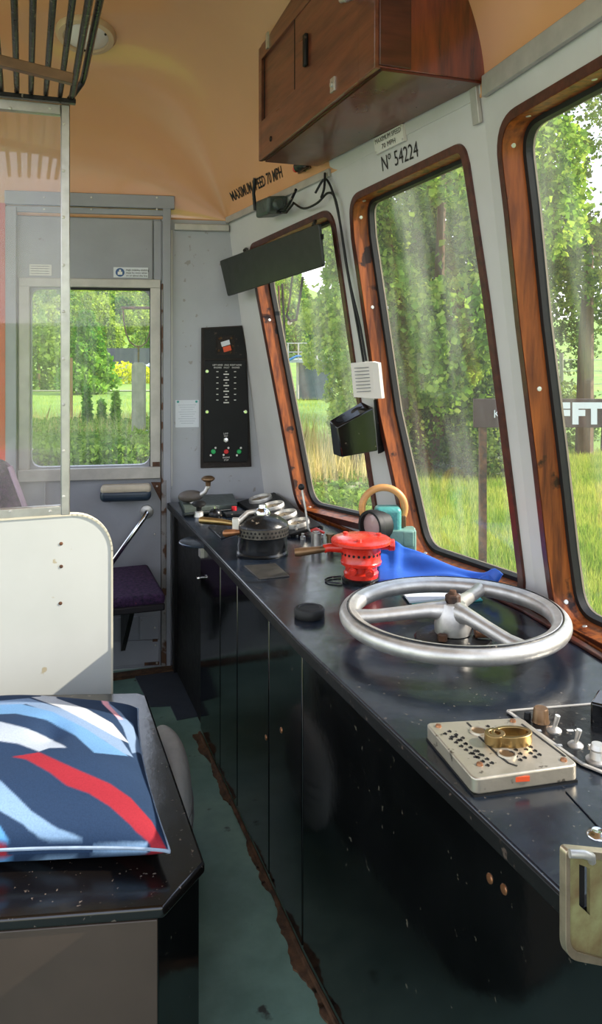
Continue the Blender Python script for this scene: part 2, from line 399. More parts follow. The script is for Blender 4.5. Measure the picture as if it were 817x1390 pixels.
# back wall (far side of the cab) with a door opening and the door in it
dS0, dS1, dZ0, dZ1 = wrect(22, 287, 219, 905)
sL = ws((XL, yw(XL), 0)); sR = ws(V((1.1, yw(1.1), 0)))
def rect_loop(s0, s1, z0, z1, off=0): return [wpt(s0, z0, off), wpt(s1, z0, off), wpt(s1, z1, off), wpt(s0, z1, off)]
w = MB(); w.holed([rect_loop(sL, sR, -.02, 2.2), rect_loop(dS0, dS1, .001, dZ1)], -NW*.06)
wall_back = w.build('wall_back', grey_wall, kind='structure', smooth=0)
# door
door = empty('door_1', wpt((dS0+dS1)/2, 0), kind='structure')
gS0, gS1, gZ0, gZ1 = wrect(42, 393, 203, 633)
hole = densify(round_poly(rect_loop(gS0, gS1, gZ0, gZ1, -.01), .05, 6), .2)
d = MB(); d.holed([rect_loop(dS0, dS1, .001, dZ1, -.01), hole], -NW*.035)
leaf = d.build('door_leaf', door_grey, door, smooth=0)
g = MB(); g.prism(offset_loop([p-NW*.02 for p in hole], NW, .008), -NW*.005); g.build('window_pane', glassD, door, smooth=0)
m = MB()
for r in ((24, 636, 218, 652, -.01, .022), (25, 385, 40, 640, -.01, .012), (204, 385, 218, 640, -.01, .012), (25, 378, 218, 390, -.01, .014)): wbox(m, *r)
m.build('window_surround', alu_paint, leaf, bevel=.003)
m = MB(); wbox(m, 96, 388, 204, 394, -.012, .004); wbox(m, 203, 392, 206, 634, -.012, .004); m.build('window_gasket', rubber, leaf)
m = MB(); wbox(m, 218.2, 290, 219.6, 903, -.009, -.0075); m.build('door_gap', gap_black, leaf)
m = MB(); wbox(m, 22, 296, 207, 381, -.01, .006); wbox(m, 209, 300, 219, 381, -.01, .008); m.build('upper_panel', door_grey, leaf, bevel=.002)
m = MB(); wbox(m, 154, 838, 188, 868, -.012, -.002); wbox(m, 190, 838, 216, 868, -.012, -.002); wbox(m, 154, 870, 216, 902, -.012, .0); wbox(m, 60, 656, 61.5, 830, -.012, .002)
m.build('lower_panel', door_grey, leaf, bevel=.002)
m = MB()
for (x, y) in ((28, 648), (212, 645), (213, 660), (213, 900), (211, 876), (210, 725), (210, 852), (44, 610)):
    m.lathe([(0, .004), (.004, .003), (.005, 0)], fw(x, y, .012), NW, 8)
build_each(m, 'screw_head', steel, leaf)
m = MB(); m.prism([fw(205, 655, .004), fw(218, 655, .004), fw(218, 680, .004)], -NW*.02); wbox(m, 207, 868, 214, 871, -.01, .001); wbox(m, 196, 899, 216, 903, -.01, .003); wbox(m, 207, 627, 217, 635, -.01, .0135)
m.build('rust_patch', rust, leaf)
# door frame trim
def trim(n, rects, mat, parent=None, bevel=.003, kind='structure'):
    m = MB()
    for r in rects: wbox(m, *r)
    return m.build('trim_%d' % n, mat, parent, kind=kind, bevel=bevel)
t1 = trim(1, [(6, 262, 237, 280, 0, .03), (6, 280, 22, 905, 0, .028), (221, 280, 232, 905, 0, .028), (8, 282, 230, 290, 0, .018)], door_grey)
m = MB()
for x in (60, 124, 213): 
    for y in (263+5, 284): m.lathe([(0, .004), (.004, .003), (.005, 0)], fw(x, y, .03), NW, 8)
build_each(m, 'screw_head', steel, t1)
trim(2, [(219, 652, 226, 905, .0, .031), (219, 385, 221.5, 655, 0, .0305)], pm('rust_streaked_paint', '8d8a88', .6, var=.3, vs=14, bump=.2, bs=40, spots='53351f', spot_scale=13, spot_amt=.22))
t3 = trim(3, [(237, 304, 311, 313, 0, .025)], alu_paint)
trim(4, [(231, 312, 234.5, 660, 0, .012)], pale_wall)
m = MB(); wbox(m, -28, 275, 7, 640, 0, .03); tag(m.build('painted_board', red_wall, loc=(0, 0, 0)), 'red painted board on the far wall, seen through the screen glass at left edge', 'board')
# right wall: three canted windscreen facets
def facet(n, corners, out_ref):
    c = [V(p) for p in corners]; nn = V((0, 0, 0))
    for i in range(4): nn += (c[i]).cross(c[(i+1) % 4])
    nn.normalize()
    if nn.dot(out_ref) < 0: nn = -nn
    return c, sum(c, V((0, 0, 0)))/4, nn
OUT = V((1, 0, .1))
fac = {}
fac['far'] = facet(1, [K0, TB, BB, K0b], OUT); fac['mid'] = facet(2, [TB, TCp, CB, BB], OUT); fac['near'] = facet(3, [TCp, TD, DB, CB], OUT)
win_px = {
 'far': [(343, 338), (449, 291), (500, 640), (512, 716), (407, 690), (352, 398)],
 'mid': [(480, 274), (626, 206), (631, 226), (657, 400), (678, 562), (701, 749), (708, 806), (560, 752), (518, 562), (483, 322)],
}
win_r = {'far': [.03, .06, 0, .09, .09, 0], 'mid': [.07, .09, 0, 0, 0, 0, .07, .08, 0, 0]}
wm = MB(); loops = {}
for k in ('far', 'mid', 'near'):
    cs, c0, n = fac[k]
    if k == 'near':
        pl = [aP(680, 172, c0, n), aP(694, 290, c0, n), aP(709, 440, c0, n), aP(731, 619, c0, n), aP(746, 752, c0, n), aP(758, 842, c0, n)]
        bz = lambda y, z: c0+V((-(n.y*(y-c0.y)+n.z*(z-c0.z))/n.x, y-c0.y, z-c0.z))
        pl += [bz(.62, .862), bz(.60, 2.07)]
        rr = [.09, 0, 0, 0, 0, .11, .09, .09]
    else:
        pl = [aP(x, y, c0, n) for x, y in win_px[k]]; rr = win_r[k]
    lp = densify(round_poly(pl, rr, 8), .12); loops[k] = lp
    dn = [(cs[2]-cs[1]).normalized()*.09, (cs[3]-cs[0]).normalized()*.09]
    wm.holed([[cs[0], cs[1], cs[2]+dn[0], cs[3]+dn[1]], lp], n*.066); print('ZL', k, min(v_.z for v_ in lp))
wm.add([TD, TE, EB, DB], [(0, 1, 2, 3)])
# apron of wall under the windscreen
for a, b in ((K0b, BB), (BB, CB), (CB, DB), (DB, EB)):
    a0 = V((a.x, a.y, 0)); b0 = V((b.x, b.y, 0)); wm.prism([a-UP*.07, b-UP*.07, b0, a0], (.04, 0, 0))
wall_right = wm.build('wall_right', pale_wall, kind='structure', smooth=0)
wn = {'far': 3, 'mid': 2, 'near': 1}
for k in ('far', 'mid', 'near'):
    cs, c0, n = fac[k]; lp = loops[k]; ns = loop_normals(lp, n)
    e = empty('window_%d' % wn[k], c0, kind='structure')
    m = MB(); m.sweep(lp, ns, n, [(.0, -.006), (.022, -.006), (.024, -.001), (.012, .072), (-.003, .072)], True)
    jam = m.build('window_frame', wood_jamb, e, smooth=35)
    m = MB(); m.sweep(lp, ns, n, [(.001, -.008), (.024, -.008), (.026, -.0005), (.020, -.0005), (.004, -.0005)], True)
    m.build('frame_face', wood_dark, jam, smooth=35)
    m = MB(); m.sweep(lp, ns, n, [(.004, .050), (-.014, .053), (-.016, .074), (.004, .076)], True); m.build('rubber_gasket', rubber, e, smooth=35)
    m = MB(); m.sweep(lp, ns, n, [(-.0135, .0715), (-.0165, .072), (-.0165, .0775), (-.0135, .078)], True); m.build('glazing_bead', pm('tan_bead', '7d725f', .7, var=.3, vs=20), e, smooth=35)
    m = MB(); m.prism([p+q*-.012+n*.072 for p, q in zip(lp, ns)], n*.006); m.build('window_pane', glassW, e, smooth=0)
    m = MB(); L = len(lp)
    for i in range(0, L, max(2, L//9)):
        if lp[i].y > -1: m.lathe([(0, .002), (.006, .0015), (.007, 0)], lp[i]-ns[i]*.001+n*.025, -ns[i], 8)
    build_each(m, 'screw_head', steel, e)
fm_ = MB(); fm_.prism([TB+V((-.003, .04, -.004)), TCp+V((-.003, 0, -.004)), TCp+V((-.012, 0, .06)), TB+V((-.012, .04, .07))], (.02, 0, 0)); fm_.build('trim_12', pale_wall, kind='structure')
sill = MB()
for k, (a, b) in (('far', (K0b, BB)), ('mid', (BB, CB)), ('near', (CB, DB))):
    cs, c0, n = fac[k]; zl = min(v_.z for v_ in loops[k]); up = (TB-BB).normalized() if k != 'near' else (TCp-CB).normalized()
    ha = hb = max(-.04, min((zl-a.z)/up.z, (zl-b.z)/up.z)-.004); a = a-up*.07; b = b-up*.07
    sill.prism([a-n*.001, b-n*.001, b+up*(hb+.07)-n*.001, a+up*(ha+.07)-n*.001], -n*.011)
sill.build('trim_13', wood_jamb, kind='structure', bevel=.002)
# cant rail trims where the ceiling meets the walls
def strip(n, pts, wz, th, mat):
    m = MB()
    for a, b in zip(pts, pts[1:]):
        a, b = V(a), V(b); dd = (b-a).normalized(); nn = V((-1, 0, 0)); nn = (nn-dd*nn.dot(dd)).normalized(); up = dd.cross(nn); up = up if up.z > 0 else -up
        m.obox((a+b)/2+nn*th*.5, dd*((b-a).length/2), nn*(th/2), up*(wz/2))
    return m.build('trim_%d' % n, mat, kind='structure', bevel=.002)
strip(5, [K0+V((-.003, -.01, .0)), TB+V((-.004, .03, .0))], .03, .012, alu_paint)
strip(6, [TCp+V((-.006, -.03, .012)), TD+V((-.006, 0, .012))], .055, .014, alu_paint)
m = MB(); a = TCp+V((-.012, .02, .03)); b = TCp+V((.0, .02, -.07)); m.obox((a+b)/2, (b-a)/2, (.006, 0, .002), (0, .016, 0)); m.build('trim_7', alu_paint, kind='structure', bevel=.002)
# ------------------------------------------------------------------ lettering
ct = MB()
def ceil_text(s, pa, pb, h, xs, mat, name):
    """letters painted along the roof edge from pixel pa to pb"""
    A, B = on_ceil(*pa), on_ceil(*pb); ex = (B-A).normalized(); vs, fs = text_geo(s, 1, 1, bold=.022); W = max(v[0] for v in vs)
    up = on_ceil((pa[0]+pb[0])/2-2, (pa[1]+pb[1])/2-14)-(A+B)/2; up = (up-ex*up.dot(ex)).normalized(); L = (B-A).length
    pts = []
    for x, y in vs:
        p = A+ex*(x/W*L)+up*(y*h); q = CBVH.find_nearest(p); nn = q[1] if (EYE-q[0]).dot(q[1]) > 0 else -q[1]; pts.append(q[0]+nn*.0015)
    MB().add(pts, fs).build(name, mat, ceil, smooth=0, fix=False)
ceil_text('MAXIMUM SPEED 70 MPH', (316, 273), (384, 240), .066, 1, ink, 'stencil_lettering')
cs, c0, n = fac['mid']; exm = (CB-BB); exm = (V((0, -1, 0))-n*V((0, -1, 0)).dot(n)).normalized(); eym = exm.cross(n); eym = eym if eym.z > 0 else -eym; inn = -n
def facet_frame(pa, pb, c0, n):
    A, B = aP(*pa, c0, n), aP(*pb, c0, n); ex = (B-A).normalized(); ey = ex.cross(n); ey = ey if ey.z > 0 else -ey
    return A, B, ex, ey
A, B, ex, ey = facet_frame((519, 233), (569, 212), c0, n)
m = MB(); vs, fs = text_geo('Nº 54224', 1); W = max(v[0] for v in vs); L = (B-A).length
m.add([A+ex*(x/W*L)+ey*(y*.068)+inn*.002 for x, y in vs], fs); m.build('stencil_number', ink, wall_right, smooth=0)
A, B, ex, ey = facet_frame((514, 210), (553, 191), c0, n); L = (B-A).length; H = .052
plate_o = (A+B)/2
pl = MB(); pl.prism([A+inn*.001, B+inn*.001, B+ey*H+inn*.001, A+ey*H+inn*.001], inn*.012); pr = empty('speed_plate', plate_o, 'small cream plate reading maximum speed seventy, on the wall above the middle window', 'sign')
pl.build('plate', paper_pad, pr, bevel=.001)
m = MB()
for s, yy in (('MAXIMUM SPEED', .60), ('70 MPH', .14)):
    vs, fs = text_geo(s, 1); W = max(v[0] for v in vs); ww = L*(.9 if len(s) > 8 else .48); x0 = (L-ww)/2
    m.add([A+ex*(x0+x/W*ww)+ey*(H*yy+y*.022)+inn*.0142 for x, y in vs], fs)
m.build('lettering', ink, pr, smooth=0)
m = MB()
for q in (A+ex*.006+ey*.006, B-ex*.006+ey*.006, A+ex*.006+ey*(H-.006), B-ex*.006+ey*(H-.006)): m.lathe([(0, .003), (.003, .002), (.004, 0)], q+inn*.013, inn, 8)
build_each(m, 'screw_head', steel, pr)

SKY = 2.0; SUN = 6.5; EXPO = .5; SUND = (-1, .36, -.69)
# ------------------------------------------------------------------ driver's desk
def D(px, py, dz=0): return aZ(px, py, HD+dz)
FP = [(3.66, .644), (1.816, .645), (.86, .679), (-.3, .72)]
def fx(y):
    for (a, b), (c, d) in zip(FP, FP[1:]):
        if y >= c: return b+(d-b)*(a-y)/(a-c)
    return .72
desk = empty('driving_desk', (.9, 1.8, 0), 'long black gloss driving desk running under the windscreen', 'desk')
m = MB()
back = [(1.055, 3.630), (1.245, 2.55), (1.300, 1.80), (1.182, .36), (1.03, -.3)]
m.prism([(x-.012, y, HD) for y, x in FP]+[(x, y, HD) for x, y in reversed(back)], (0, 0, -.03))
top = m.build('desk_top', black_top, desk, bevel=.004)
m = MB()
for (a, b), (c, d) in zip(FP, FP[1:]):
    p = V((b-.013, a, HD-.016)); q = V((d-.013, c, HD-.016)); t = (q-p).normalized(); m.obox((p+q)/2, t*((q-p).length/2), (.003, 0, 0), (0, 0, .013))
m.build('edge_strip', black_matte, top, bevel=.002)
yb = [aX(px, 800, .645).y for px in (272, 299, 322, 365)]+[1.816]
m = MB(); m.prism([(fx(y)+.016, y, 0) for y in (yb[0]-.01, 1.816, .86, -.3)]+[(1.05, -.3, 0), (1.05, yb[0]-.01, 0)], (0, 0, HD-.031)); m.build('carcass', gap_black, desk)
ys = yb+[-.3]
for i in range(5):
    y0, y1 = ys[i], ys[i+1]
    pts = [(y0-.004, fx(y0))] + ([(.86, fx(.86))] if i == 4 else []) + [(y1+.004, fx(y1))]
    m = MB(); m.prism([(x, y, .025) for y, x in pts]+[(x+.014, y, .025) for y, x in reversed(pts)], (0, 0, HD-.031-.028))
    door_p = m.build('front_panel', black_gloss, desk, bevel=.003)
    if i == 0:
        k = MB(); p = aX(275, 785, .645); k.lathe([(.0, .022), (.008, .02), (.009, .012), (.004, .01), (.004, 0)], (fx(p.y), yb[0]-.03, p.z), (-1, 0, 0), 12); k.build('knob', chrome, door_p)
    if i in (3, 4):
        k = MB()
        for (px, py) in ([(389, 990), (368, 1000)] if i == 3 else [(665, 1150), (684, 1162), (673, 1210), (655, 1195)]):
            p = aX(px, py, .66); k.lathe([(0, .003), (.007, .002), (.008, 0)], (fx(p.y), p.y, p.z), (-1, 0, 0), 10)
        build_each(k, 'rusty_bolt_head', copper, door_p)
m = MB(); m.box(.665, .70, yb[0], 3.655, 0.0, HD-.031); m.build('recess_panel', black_matte, desk)
m = MB(); m.box(.650, .68, 3.60, 3.655, 0.0, HD-.031); m.build('end_post', black_matte, desk)
m = MB()
for (ax, ay), (bx_, by_) in zip(back[1:], back[2:]):
    p = V((ax-.014, ay, HD+.004)); q = V((bx_-.014, by_, HD+.004)); m.obox((p+q)/2, (q-p)/2, (.010, 0, 0), (0, 0, .004))
m.build('rear_strip', wood_dark, top, bevel=.002)
# kick strip along the floor
m = MB(); n_ = 240; rk = random.Random(4); ph = [rk.uniform(0, 6) for _ in range(5)]; edge_ = []
for i in range(n_+1):
    s = (yb[0]-.3)*i/n_; edge_.append((yb[0]-s, max(.005, .016+.008*math.sin(s*5+ph[0])+.007*math.sin(s*17+ph[1])+.005*math.sin(s*41+ph[2])+rk.uniform(-.003, .003))))
for (y, a), (y2, a2) in zip(edge_, edge_[1:]): m.prism([(fx(y)+.006, y, 0), (fx(y)-a, y, 0), (fx(y2)-a2, y2, 0), (fx(y2)+.006, y2, 0)], (0, 0, .005))
m.tube([(fx(y)-.003, y, .008) for y, a in edge_[::4]], .006, 6)
m.build('trim_8', dirt_brown, kind='structure', smooth=20)
m = MB(); m.box(.05, .66, 3.62, 3.68, 0, .012); m.build('trim_9', dirt_brown, kind='structure')
# mat on the floor
m = MB(); m.prism([aZ(180, 914, .001), aZ(252, 912, .001), aZ(273, 972, .001), aZ(240, 978, .001), aZ(231, 959, .001), aZ(204, 960, .001)], (0, 0, .006)); tag(m.build('floor_mat', mat_blue, loc=aZ(225, 940, 0)), 'slate grey notched mat on the floor by the door', 'mat')
# round tray hung beside the desk
c = aZ(272, 735, HD-.02); r_ = MB(); r_.lathe([(0, 0), (.085, 0), (.088, .003), (.088, .007), (.084, .009), (0, .008)], (.640, c.y, HD-.026), (0, 0, 1), 40)
tr = empty('side_tray', (.640, c.y, HD-.026), 'round black glossy tray sticking out from the far end of the desk', 'tray'); r_.build('tray_disc', pm('tray_steel', '3a4450', .15, .6, var=.2), tr)
b_ = MB(); b_.box(.63, .66, c.y-.02, c.y+.02, HD-.08, HD-.026); b_.build('bracket', steel, tr, bevel=.002)
# ------------------------------------------------------------------ handbrake wheel
hw = V((.99, 1.683, HD)); WZ = .848
wheel = empty('handbrake_wheel', hw, 'large polished metal handbrake wheel standing flat on the desk', 'wheel')
m = MB(); prof_ = []
for k in range(20):
    t = 2*PI*k/20; rx, rz = .0245*math.cos(t), .0215*math.sin(t); 
    if 60 < math.degrees(t) < 80 or 100 < math.degrees(t) < 118: rz -= .0025
    prof_.append((.254+rx, rz))
lp = [hw+V((.0, 0, WZ-HD)) for _ in range(96)]
vs = []; fs = []
for i in range(96):
    a = 2*PI*i/96
    for (r, z) in prof_: vs.append(V((hw.x+math.cos(a)*r, hw.y+math.sin(a)*r, WZ+z)))
for i in range(96):
    j = (i+1) % 96
    for k in range(20): l = (k+1) % 20; fs.append((i*20+k, j*20+k, j*20+l, i*20+l))
m.add(vs, fs); rim = m.build('rim', steel, wheel, smooth=50)
m = MB(); t_ = [hw+V((math.cos(2*PI*i/96)*.2585, math.sin(2*PI*i/96)*.2585, WZ-HD+.0205)) for i in range(96)]; m.tube(t_, .0022, 6, closed=True); m.build('groove_line', cast_black, rim)
cam_ang = math.atan2(FW.y, FW.x)
for ang in (178, 62, -62):
    # angle measured in the camera's ground frame: 0 = right, 90 = towards the viewer
    dr = RT*math.cos(math.radians(ang))-FW*math.sin(math.radians(ang))
    m = MB(); ppts = [hw+dr*x+UP*(WZ-HD+z) for x, z in ((.02, .012), (.06, .014), (.12, .008), (.19, .001), (.24, -.001))]
    m.tube(ppts, [.026, .019, .0165, .016, .019], 14); sp = m.build('spoke', steel, wheel, smooth=60)
    sp.scale = (1, 1, 1)
m = MB(); m.lathe([(0, .055), (.03, .052), (.040, .035), (.046, .0), (.044, -.02), (.0, -.02)], hw+UP*(WZ-HD-.02), (0, 0, 1), 28); m.build('hub', steel, wheel)
m = MB(); m.lathe([(0, .098), (.016, .098), (.019, .094), (.019, .07), (.0, .07)], hw+UP*(WZ-HD-.045), (0, 0, 1), 6); m.lathe([(.0, .108), (.008, .107), (.009, .098)], hw+UP*(WZ-HD-.045), (0, 0, 1), 12); m.build('hub_nut', rust, wheel, smooth=20)
m = MB(); m.lathe([(0, .02), (.05, .02), (.062, .014), (.09, .012), (.094, .008), (.094, 0), (0, 0)], hw, (0, 0, 1), 40); m.lathe([(.035, .0), (.034, .05)], hw, (0, 0, 1), 20); m.build('pedestal', cast_black, wheel)
m = MB(); p = hw+RT*.05-FW*.02+UP*.03; m.cyl(p, p+RT*.05, .014, 16); m.cyl(p+RT*.05, p+RT*.062, .010, 6); p = hw-RT*.035-FW*.05+UP*.02; m.cyl(p, p+UP*.014, .012, 6); build_each(m, 'bolt', rust, wheel)
# ------------------------------------------------------------------ red brake valve
bp_ = D(490, 789); k_ = 2.42/1060
valve = empty('brake_valve', bp_, 'bright red brake valve with round lid standing on the desk', 'valve')
m = MB(); m.lathe([(0, .0), (.058, .0), (.06, .012), (.055, .016), (.0, .016)], bp_, (0, 0, 1), 24); m.build('base_ring', cast_black, valve)
m = MB(); m.lathe([(.0, .014), (.052, .014), (.054, .03), (.049, .036), (.050, .052), (.062, .056), (.064, .064), (.061, .068), (.061, .108), (.064, .113), (.058, .118), (.05, .124), (0, .124)], bp_, (0, 0, 1), 40)
body = m.build('valve_body', red_paint, valve)
m = MB(); m.lathe([(0, .138), (.03, .14), (.088, .134), (.093, .130), (.093, .122), (.086, .119), (0, .119)], bp_, (0, 0, 1), 48); lid = m.build('lid', red_paint, valve)
m = MB()
for a in (20, 140, 260): p = bp_+RT*.06*math.cos(math.radians(a))+FW*.06*math.sin(math.radians(a)); m.cyl(p+UP*.136, p+UP*.144, .008, 6)
build_each(m, 'lid_bolt', red_paint, lid, smooth=20)
m = MB()
for i in range(24): a = 2*PI*i/24; dv = V((math.cos(a), math.sin(a), 0)); m.cyl(bp_+dv*.0605+UP*.09, bp_+dv*.0618+UP*.09, .0042, 10)
m.build('vent_holes', gap_black, body)
m = MB()
for (dx, dy, z, r) in ((.02, -.055, .045, .014), (-.03, -.045, .045, .012)):
    p = bp_+RT*dx-FW*-dy*-1+UP*z if False else bp_+RT*dx+FW*dy+UP*z; m.cyl(p, p+FW*dy*.35, r, 12); m.cyl(p+FW*dy*.35, p+FW*dy*.5, r*.6, 6)
build_each(m, 'pipe_union', red_paint, body)
m = MB(); p = bp_+RT*.085+UP*.112; m.cyl(bp_+RT*.055+UP*.112, p, .015, 14); m.cyl(p, p+RT*.018, .019, 8); m.build('side_plug', red_paint, valve, bevel=.002)
m = MB(); m.tube([bp_-RT*.05+UP*.104, bp_-RT*.10+UP*.104, bp_-RT*.115+UP*.1], [.017, .013, .014], 12); arm = m.build('lever_arm', red_paint, valve)
m = MB(); m.tube([bp_-RT*.105+UP*.102-FW*.003, bp_-RT*.13+UP*.099-FW*.006, bp_-RT*.19+UP*.093-FW*.012, bp_-RT*.205+UP*.092-FW*.013], [.0095, .011, .0135, .012], 14); m.build('lever_handle', bronze, arm)
m = MB(); p0 = bp_-RT*.10+UP*.003; m.tube([bp_+RT*(-.06-.05*math.sin(t))+FW*(.035*math.cos(t))+UP*.004 for t in [PI*i/12 for i in range(13)]], .003, 8); m.build('copper_pipe', cast_black, valve)
# ------------------------------------------------------------------ hand lamp with wooden loop
lb = D(531, 756)
lamp = empty('signal_lamp', lb, 'teal hand lamp with black lens rim and tan wooden loop handle', 'lamp')
q_ = 2.70/1060
m = MB(); c = lb-RT*.034+UP*.115
m.obox(c+FW*.005+RT*.022, RT*.045, FW*.035, UP*.06); m.build('lamp_body', teal, lamp, bevel=.016, seg=4)
m = MB(); fc = lb-RT*.060-FW*.03+UP*.115; ax = (-RT*.75-FW*.66).normalized()
m.lathe([(.047, .0), (.053, .0), (.056, .012), (.053, .026), (.045, .026), (.044, .012), (.047, 0)], fc, ax, 36); m.lathe([(.053, 0), (.05, -.04)], fc, ax, 36); rimo = m.build('lens_rim', rubber, lamp)
m = MB(); m.lathe([(0, .016), (.03, .013), (.045, .008), (0, .006)], fc, ax, 30); m.build('lens', pm('lamp_lens', 'b99a96', .12, var=.3), rimo)
m = MB(); m.obox(lb+RT*.036+UP*.05+FW*.0, RT*.046, FW*.035, UP*.05); m.obox(lb-RT*.02+UP*.025, RT*.05, FW*.035, UP*.025); m.obox(lb+RT*.055+UP*.07, RT*.02, FW*.037, UP*.028); m.build('battery_case', teal_pale, lamp, bevel=.006, seg=3)
m = MB(); hc = lb-RT*.026+UP*.168
pts = [hc+RT*(.074*math.cos(t))+UP*(.070*math.sin(t))+FW*.01 for t in [math.radians(-28+236*i/28) for i in range(29)]]
m.tube(pts, .0125, 12); m.build('loop_handle', tan_wood, lamp)
m = MB(); m.obox(hc+RT*.062-UP*.045+FW*.01, RT*.015, FW*.015, UP*.02); m.build('handle_socket', bronze, lamp, bevel=.003)
# ------------------------------------------------------------------ folded blue cloth and the papers under the wheel
def sheet(name, corner, nu, nv, zfun, mat, parent=None, th=.004, loc=None):
    a, b, c, d = [V(p) for p in corner]; vs = []; fs = []
    for j in range(nv+1):
        for i in range(nu+1):
            u, v = i/nu, j/nv; p = (a*(1-u)+b*u)*(1-v)+(d*(1-u)+c*u)*v; vs.append(p+UP*zfun(u, v))
    for j in range(nv):
        for i in range(nu): k = j*(nu+1)+i; fs.append((k, k+1, k+nu+2, k+nu+1))
    m = MB(); m.add(vs, fs); o = m.build(name, mat, parent, loc=loc, smooth=60)
    s = o.modifiers.new('t', 'SOLIDIFY'); s.thickness = th; s.offset = 1; return o
cc = [D(513, 792, .003), aZ(655, 803, HD+.012), aZ(683, 788, .835), D(513, 754, .003)]
o = sheet('blue_cloth', cc, 40, 24, lambda u, v: .004+.045*max(0, v-.15)*(1-u)*(1+.3*math.sin(u*6))+.016*math.exp(-((u-.17)/.04)**2)*v+.02*math.exp(-((u-.95)/.05)**2)+.006*math.sin(u*8+v*5)+.004*math.sin(v*13-u*5), blue_cloth, loc=D(590, 780))
tag(o, 'folded bright blue vinyl sheet lying on the desk behind the handbrake wheel', 'cloth')
o = sheet('blue_cloth_flap', [D(516, 778, .012), D(536, 778, .03), D(534, 757, .03), D(515, 757, .012)], 6, 6, lambda u, v: .006*math.sin(u*3), blue_cloth, None, loc=D(525, 768)) if False else None
pad = empty('booklet', D(600, 812), 'white booklet with teal cover lying under the handbrake wheel', 'booklet')
m = MB(); m.prism([D(548, 806, .001), D(640, 803, .001), D(655, 816, .001), D(560, 822, .001)], (0, 0, .004)); m.build('cover', pm('teal_cover', '3f9fa0', .5, var=.1), pad)
m = MB(); m.prism([D(545, 804, .006), D(622, 802, .006), D(634, 812, .006), D(556, 819, .006)], (0, 0, .005)); m.build('pages', paper, pad)
# ------------------------------------------------------------------ power controller
pc = D(356, 751)
ctl = empty('power_controller', pc, 'round black power controller with perforated band on the desk', 'controller')
m = MB(); m.lathe([(0, 0), (.089, 0), (.091, .006), (.086, .012), (.088, .03), (.086, .062), (.09, .068), (.0, .068)], pc, (0, 0, 1), 48); m.build('base_drum', pm('drum_black', '202224', .22, .3, var=.4, vs=12, spots='7d776c', spot_scale=30, spot_amt=.0), ctl)
m = MB(); m.lathe([(.084, .066), (.092, .068), (.093, .098), (.088, .102), (0, .102)], pc, (0, 0, 1), 48); bd = m.build('perforated_band', pm('worn_band_metal', '6f6a62', .35, .7, var=.5, vs=30), ctl)
m = MB()
for row, zz in enumerate((.076, .089)):
    for i in range(40): a = 2*PI*(i+row*.5)/40; dv = V((math.cos(a), math.sin(a), 0)); m.cyl(pc+dv*.0915+UP*zz, pc+dv*.0935+UP*zz, .0042, 6)
m.build('band_holes', gap_black, bd)
m = MB(); m.lathe([(.092, .1), (.09, .108), (.06, .130), (.036, .138), (0, .138)], pc, (0, 0, 1), 48); m.build('cone_cover', cast_black, ctl)
m = MB(); m.lathe([(.028, .136), (.028, .146), (.022, .156), (.016, .160), (.014, .172), (0, .174)], pc, (0, 0, 1), 24); m.build('hub_cap', chrome, ctl)
m = MB(); m.tube([pc+UP*.150-RT*.01, pc-RT*.05+UP*.147-FW*.02, pc-RT*.082+UP*.118-FW*.035, pc-RT*.09+UP*.106-FW*.038], [.009, .009, .010, .008], 10)
m.obox(pc-RT*.090+UP*.112-FW*.037, RT*.012, FW*.012, UP*.02); larm = m.build('lever_arm', steel, ctl, bevel=.002)
m = MB(); s_ = pc-RT*.10-FW*.035+UP*.112; m.tube([s_, s_-RT*.04+UP*.006, s_-RT*.11+UP*.012, s_-RT*.118+UP*.012], [.009, .0115, .0125, .009], 14); m.build('brass_grip', brass, larm)
m = MB(); s_ = pc-RT*.075-FW*.055+UP*.088; m.tube([s_, s_-RT*.02-UP*.002, s_-RT*.05-UP*.005, s_-RT*.058-UP*.006], [.007, .011, .013, .008], 14); m.build('copper_grip', copper, ctl)
# flat metal plate in front of the controller
o = MB(); o.prism([D(331, 769, .0), D(352, 787, .0), D(393, 783, .0), D(374, 766, .0)], (0, 0, .004)); o = o.build('cover_plate', pm('tarnished_plate', '5f5c56', .35, .7, var=.35, vs=24), loc=D(360, 777), bevel=.001); tag(o, 'flat worn metal plate on the desk in front of the black controller', 'plate')
# puck
pk = D(420, 837); m = MB(); m.lathe([(0, .0), (.039, 0), (.0405, .003), (.0405, .02), (.037, .025), (.03, .026), (.028, .023), (0, .023)], pk, (0, 0, 1), 36)
tag(m.build('rubber_cap', rubber, loc=pk), 'small flat black round cap near the desk edge', 'cap')
# ------------------------------------------------------------------ ball lever
bl = D(429, 744); lev = empty('wiper_lever', bl, 'slim lever with black ball top on a small metal stand', 'lever')
m = MB(); m.cyl(bl, bl+UP*.058, .018, 20); m.cyl(bl+UP*.058, bl+UP*.064, .014, 20); m.build('stand', steel, lev, bevel=.002)
bt = aW(409, 661, (bl-EYE).dot(FW)+.02)
m = MB(); m.tube([bl+UP*.06-RT*.02, bl+UP*.072-RT*.03, bl.lerp(bt, .5)+UP*.03-RT*.012, bt], .004, 10); rod = m.build('lever_rod', steel, lev)
m = MB(); m.sphere(bt, .012, 16); m.build('ball_knob', rubber, rod)
m = MB(); m.tube([bl+UP*.062-RT*.02, bl+UP*.07-RT*.0, bl+UP*.055+RT*.03], .005, 8); m.build('red_link', red_paint, lev)
m = MB(); p = bl+RT*.05-UP*0; m.cyl(p, p+UP*.045, .012, 12); m.cyl(p+UP*.045, p+UP*.052, .016, 8); m.tube([p+UP*.03, p+UP*.03+RT*.04], .008, 10); m.build('valve_fitting', bronze, lev)
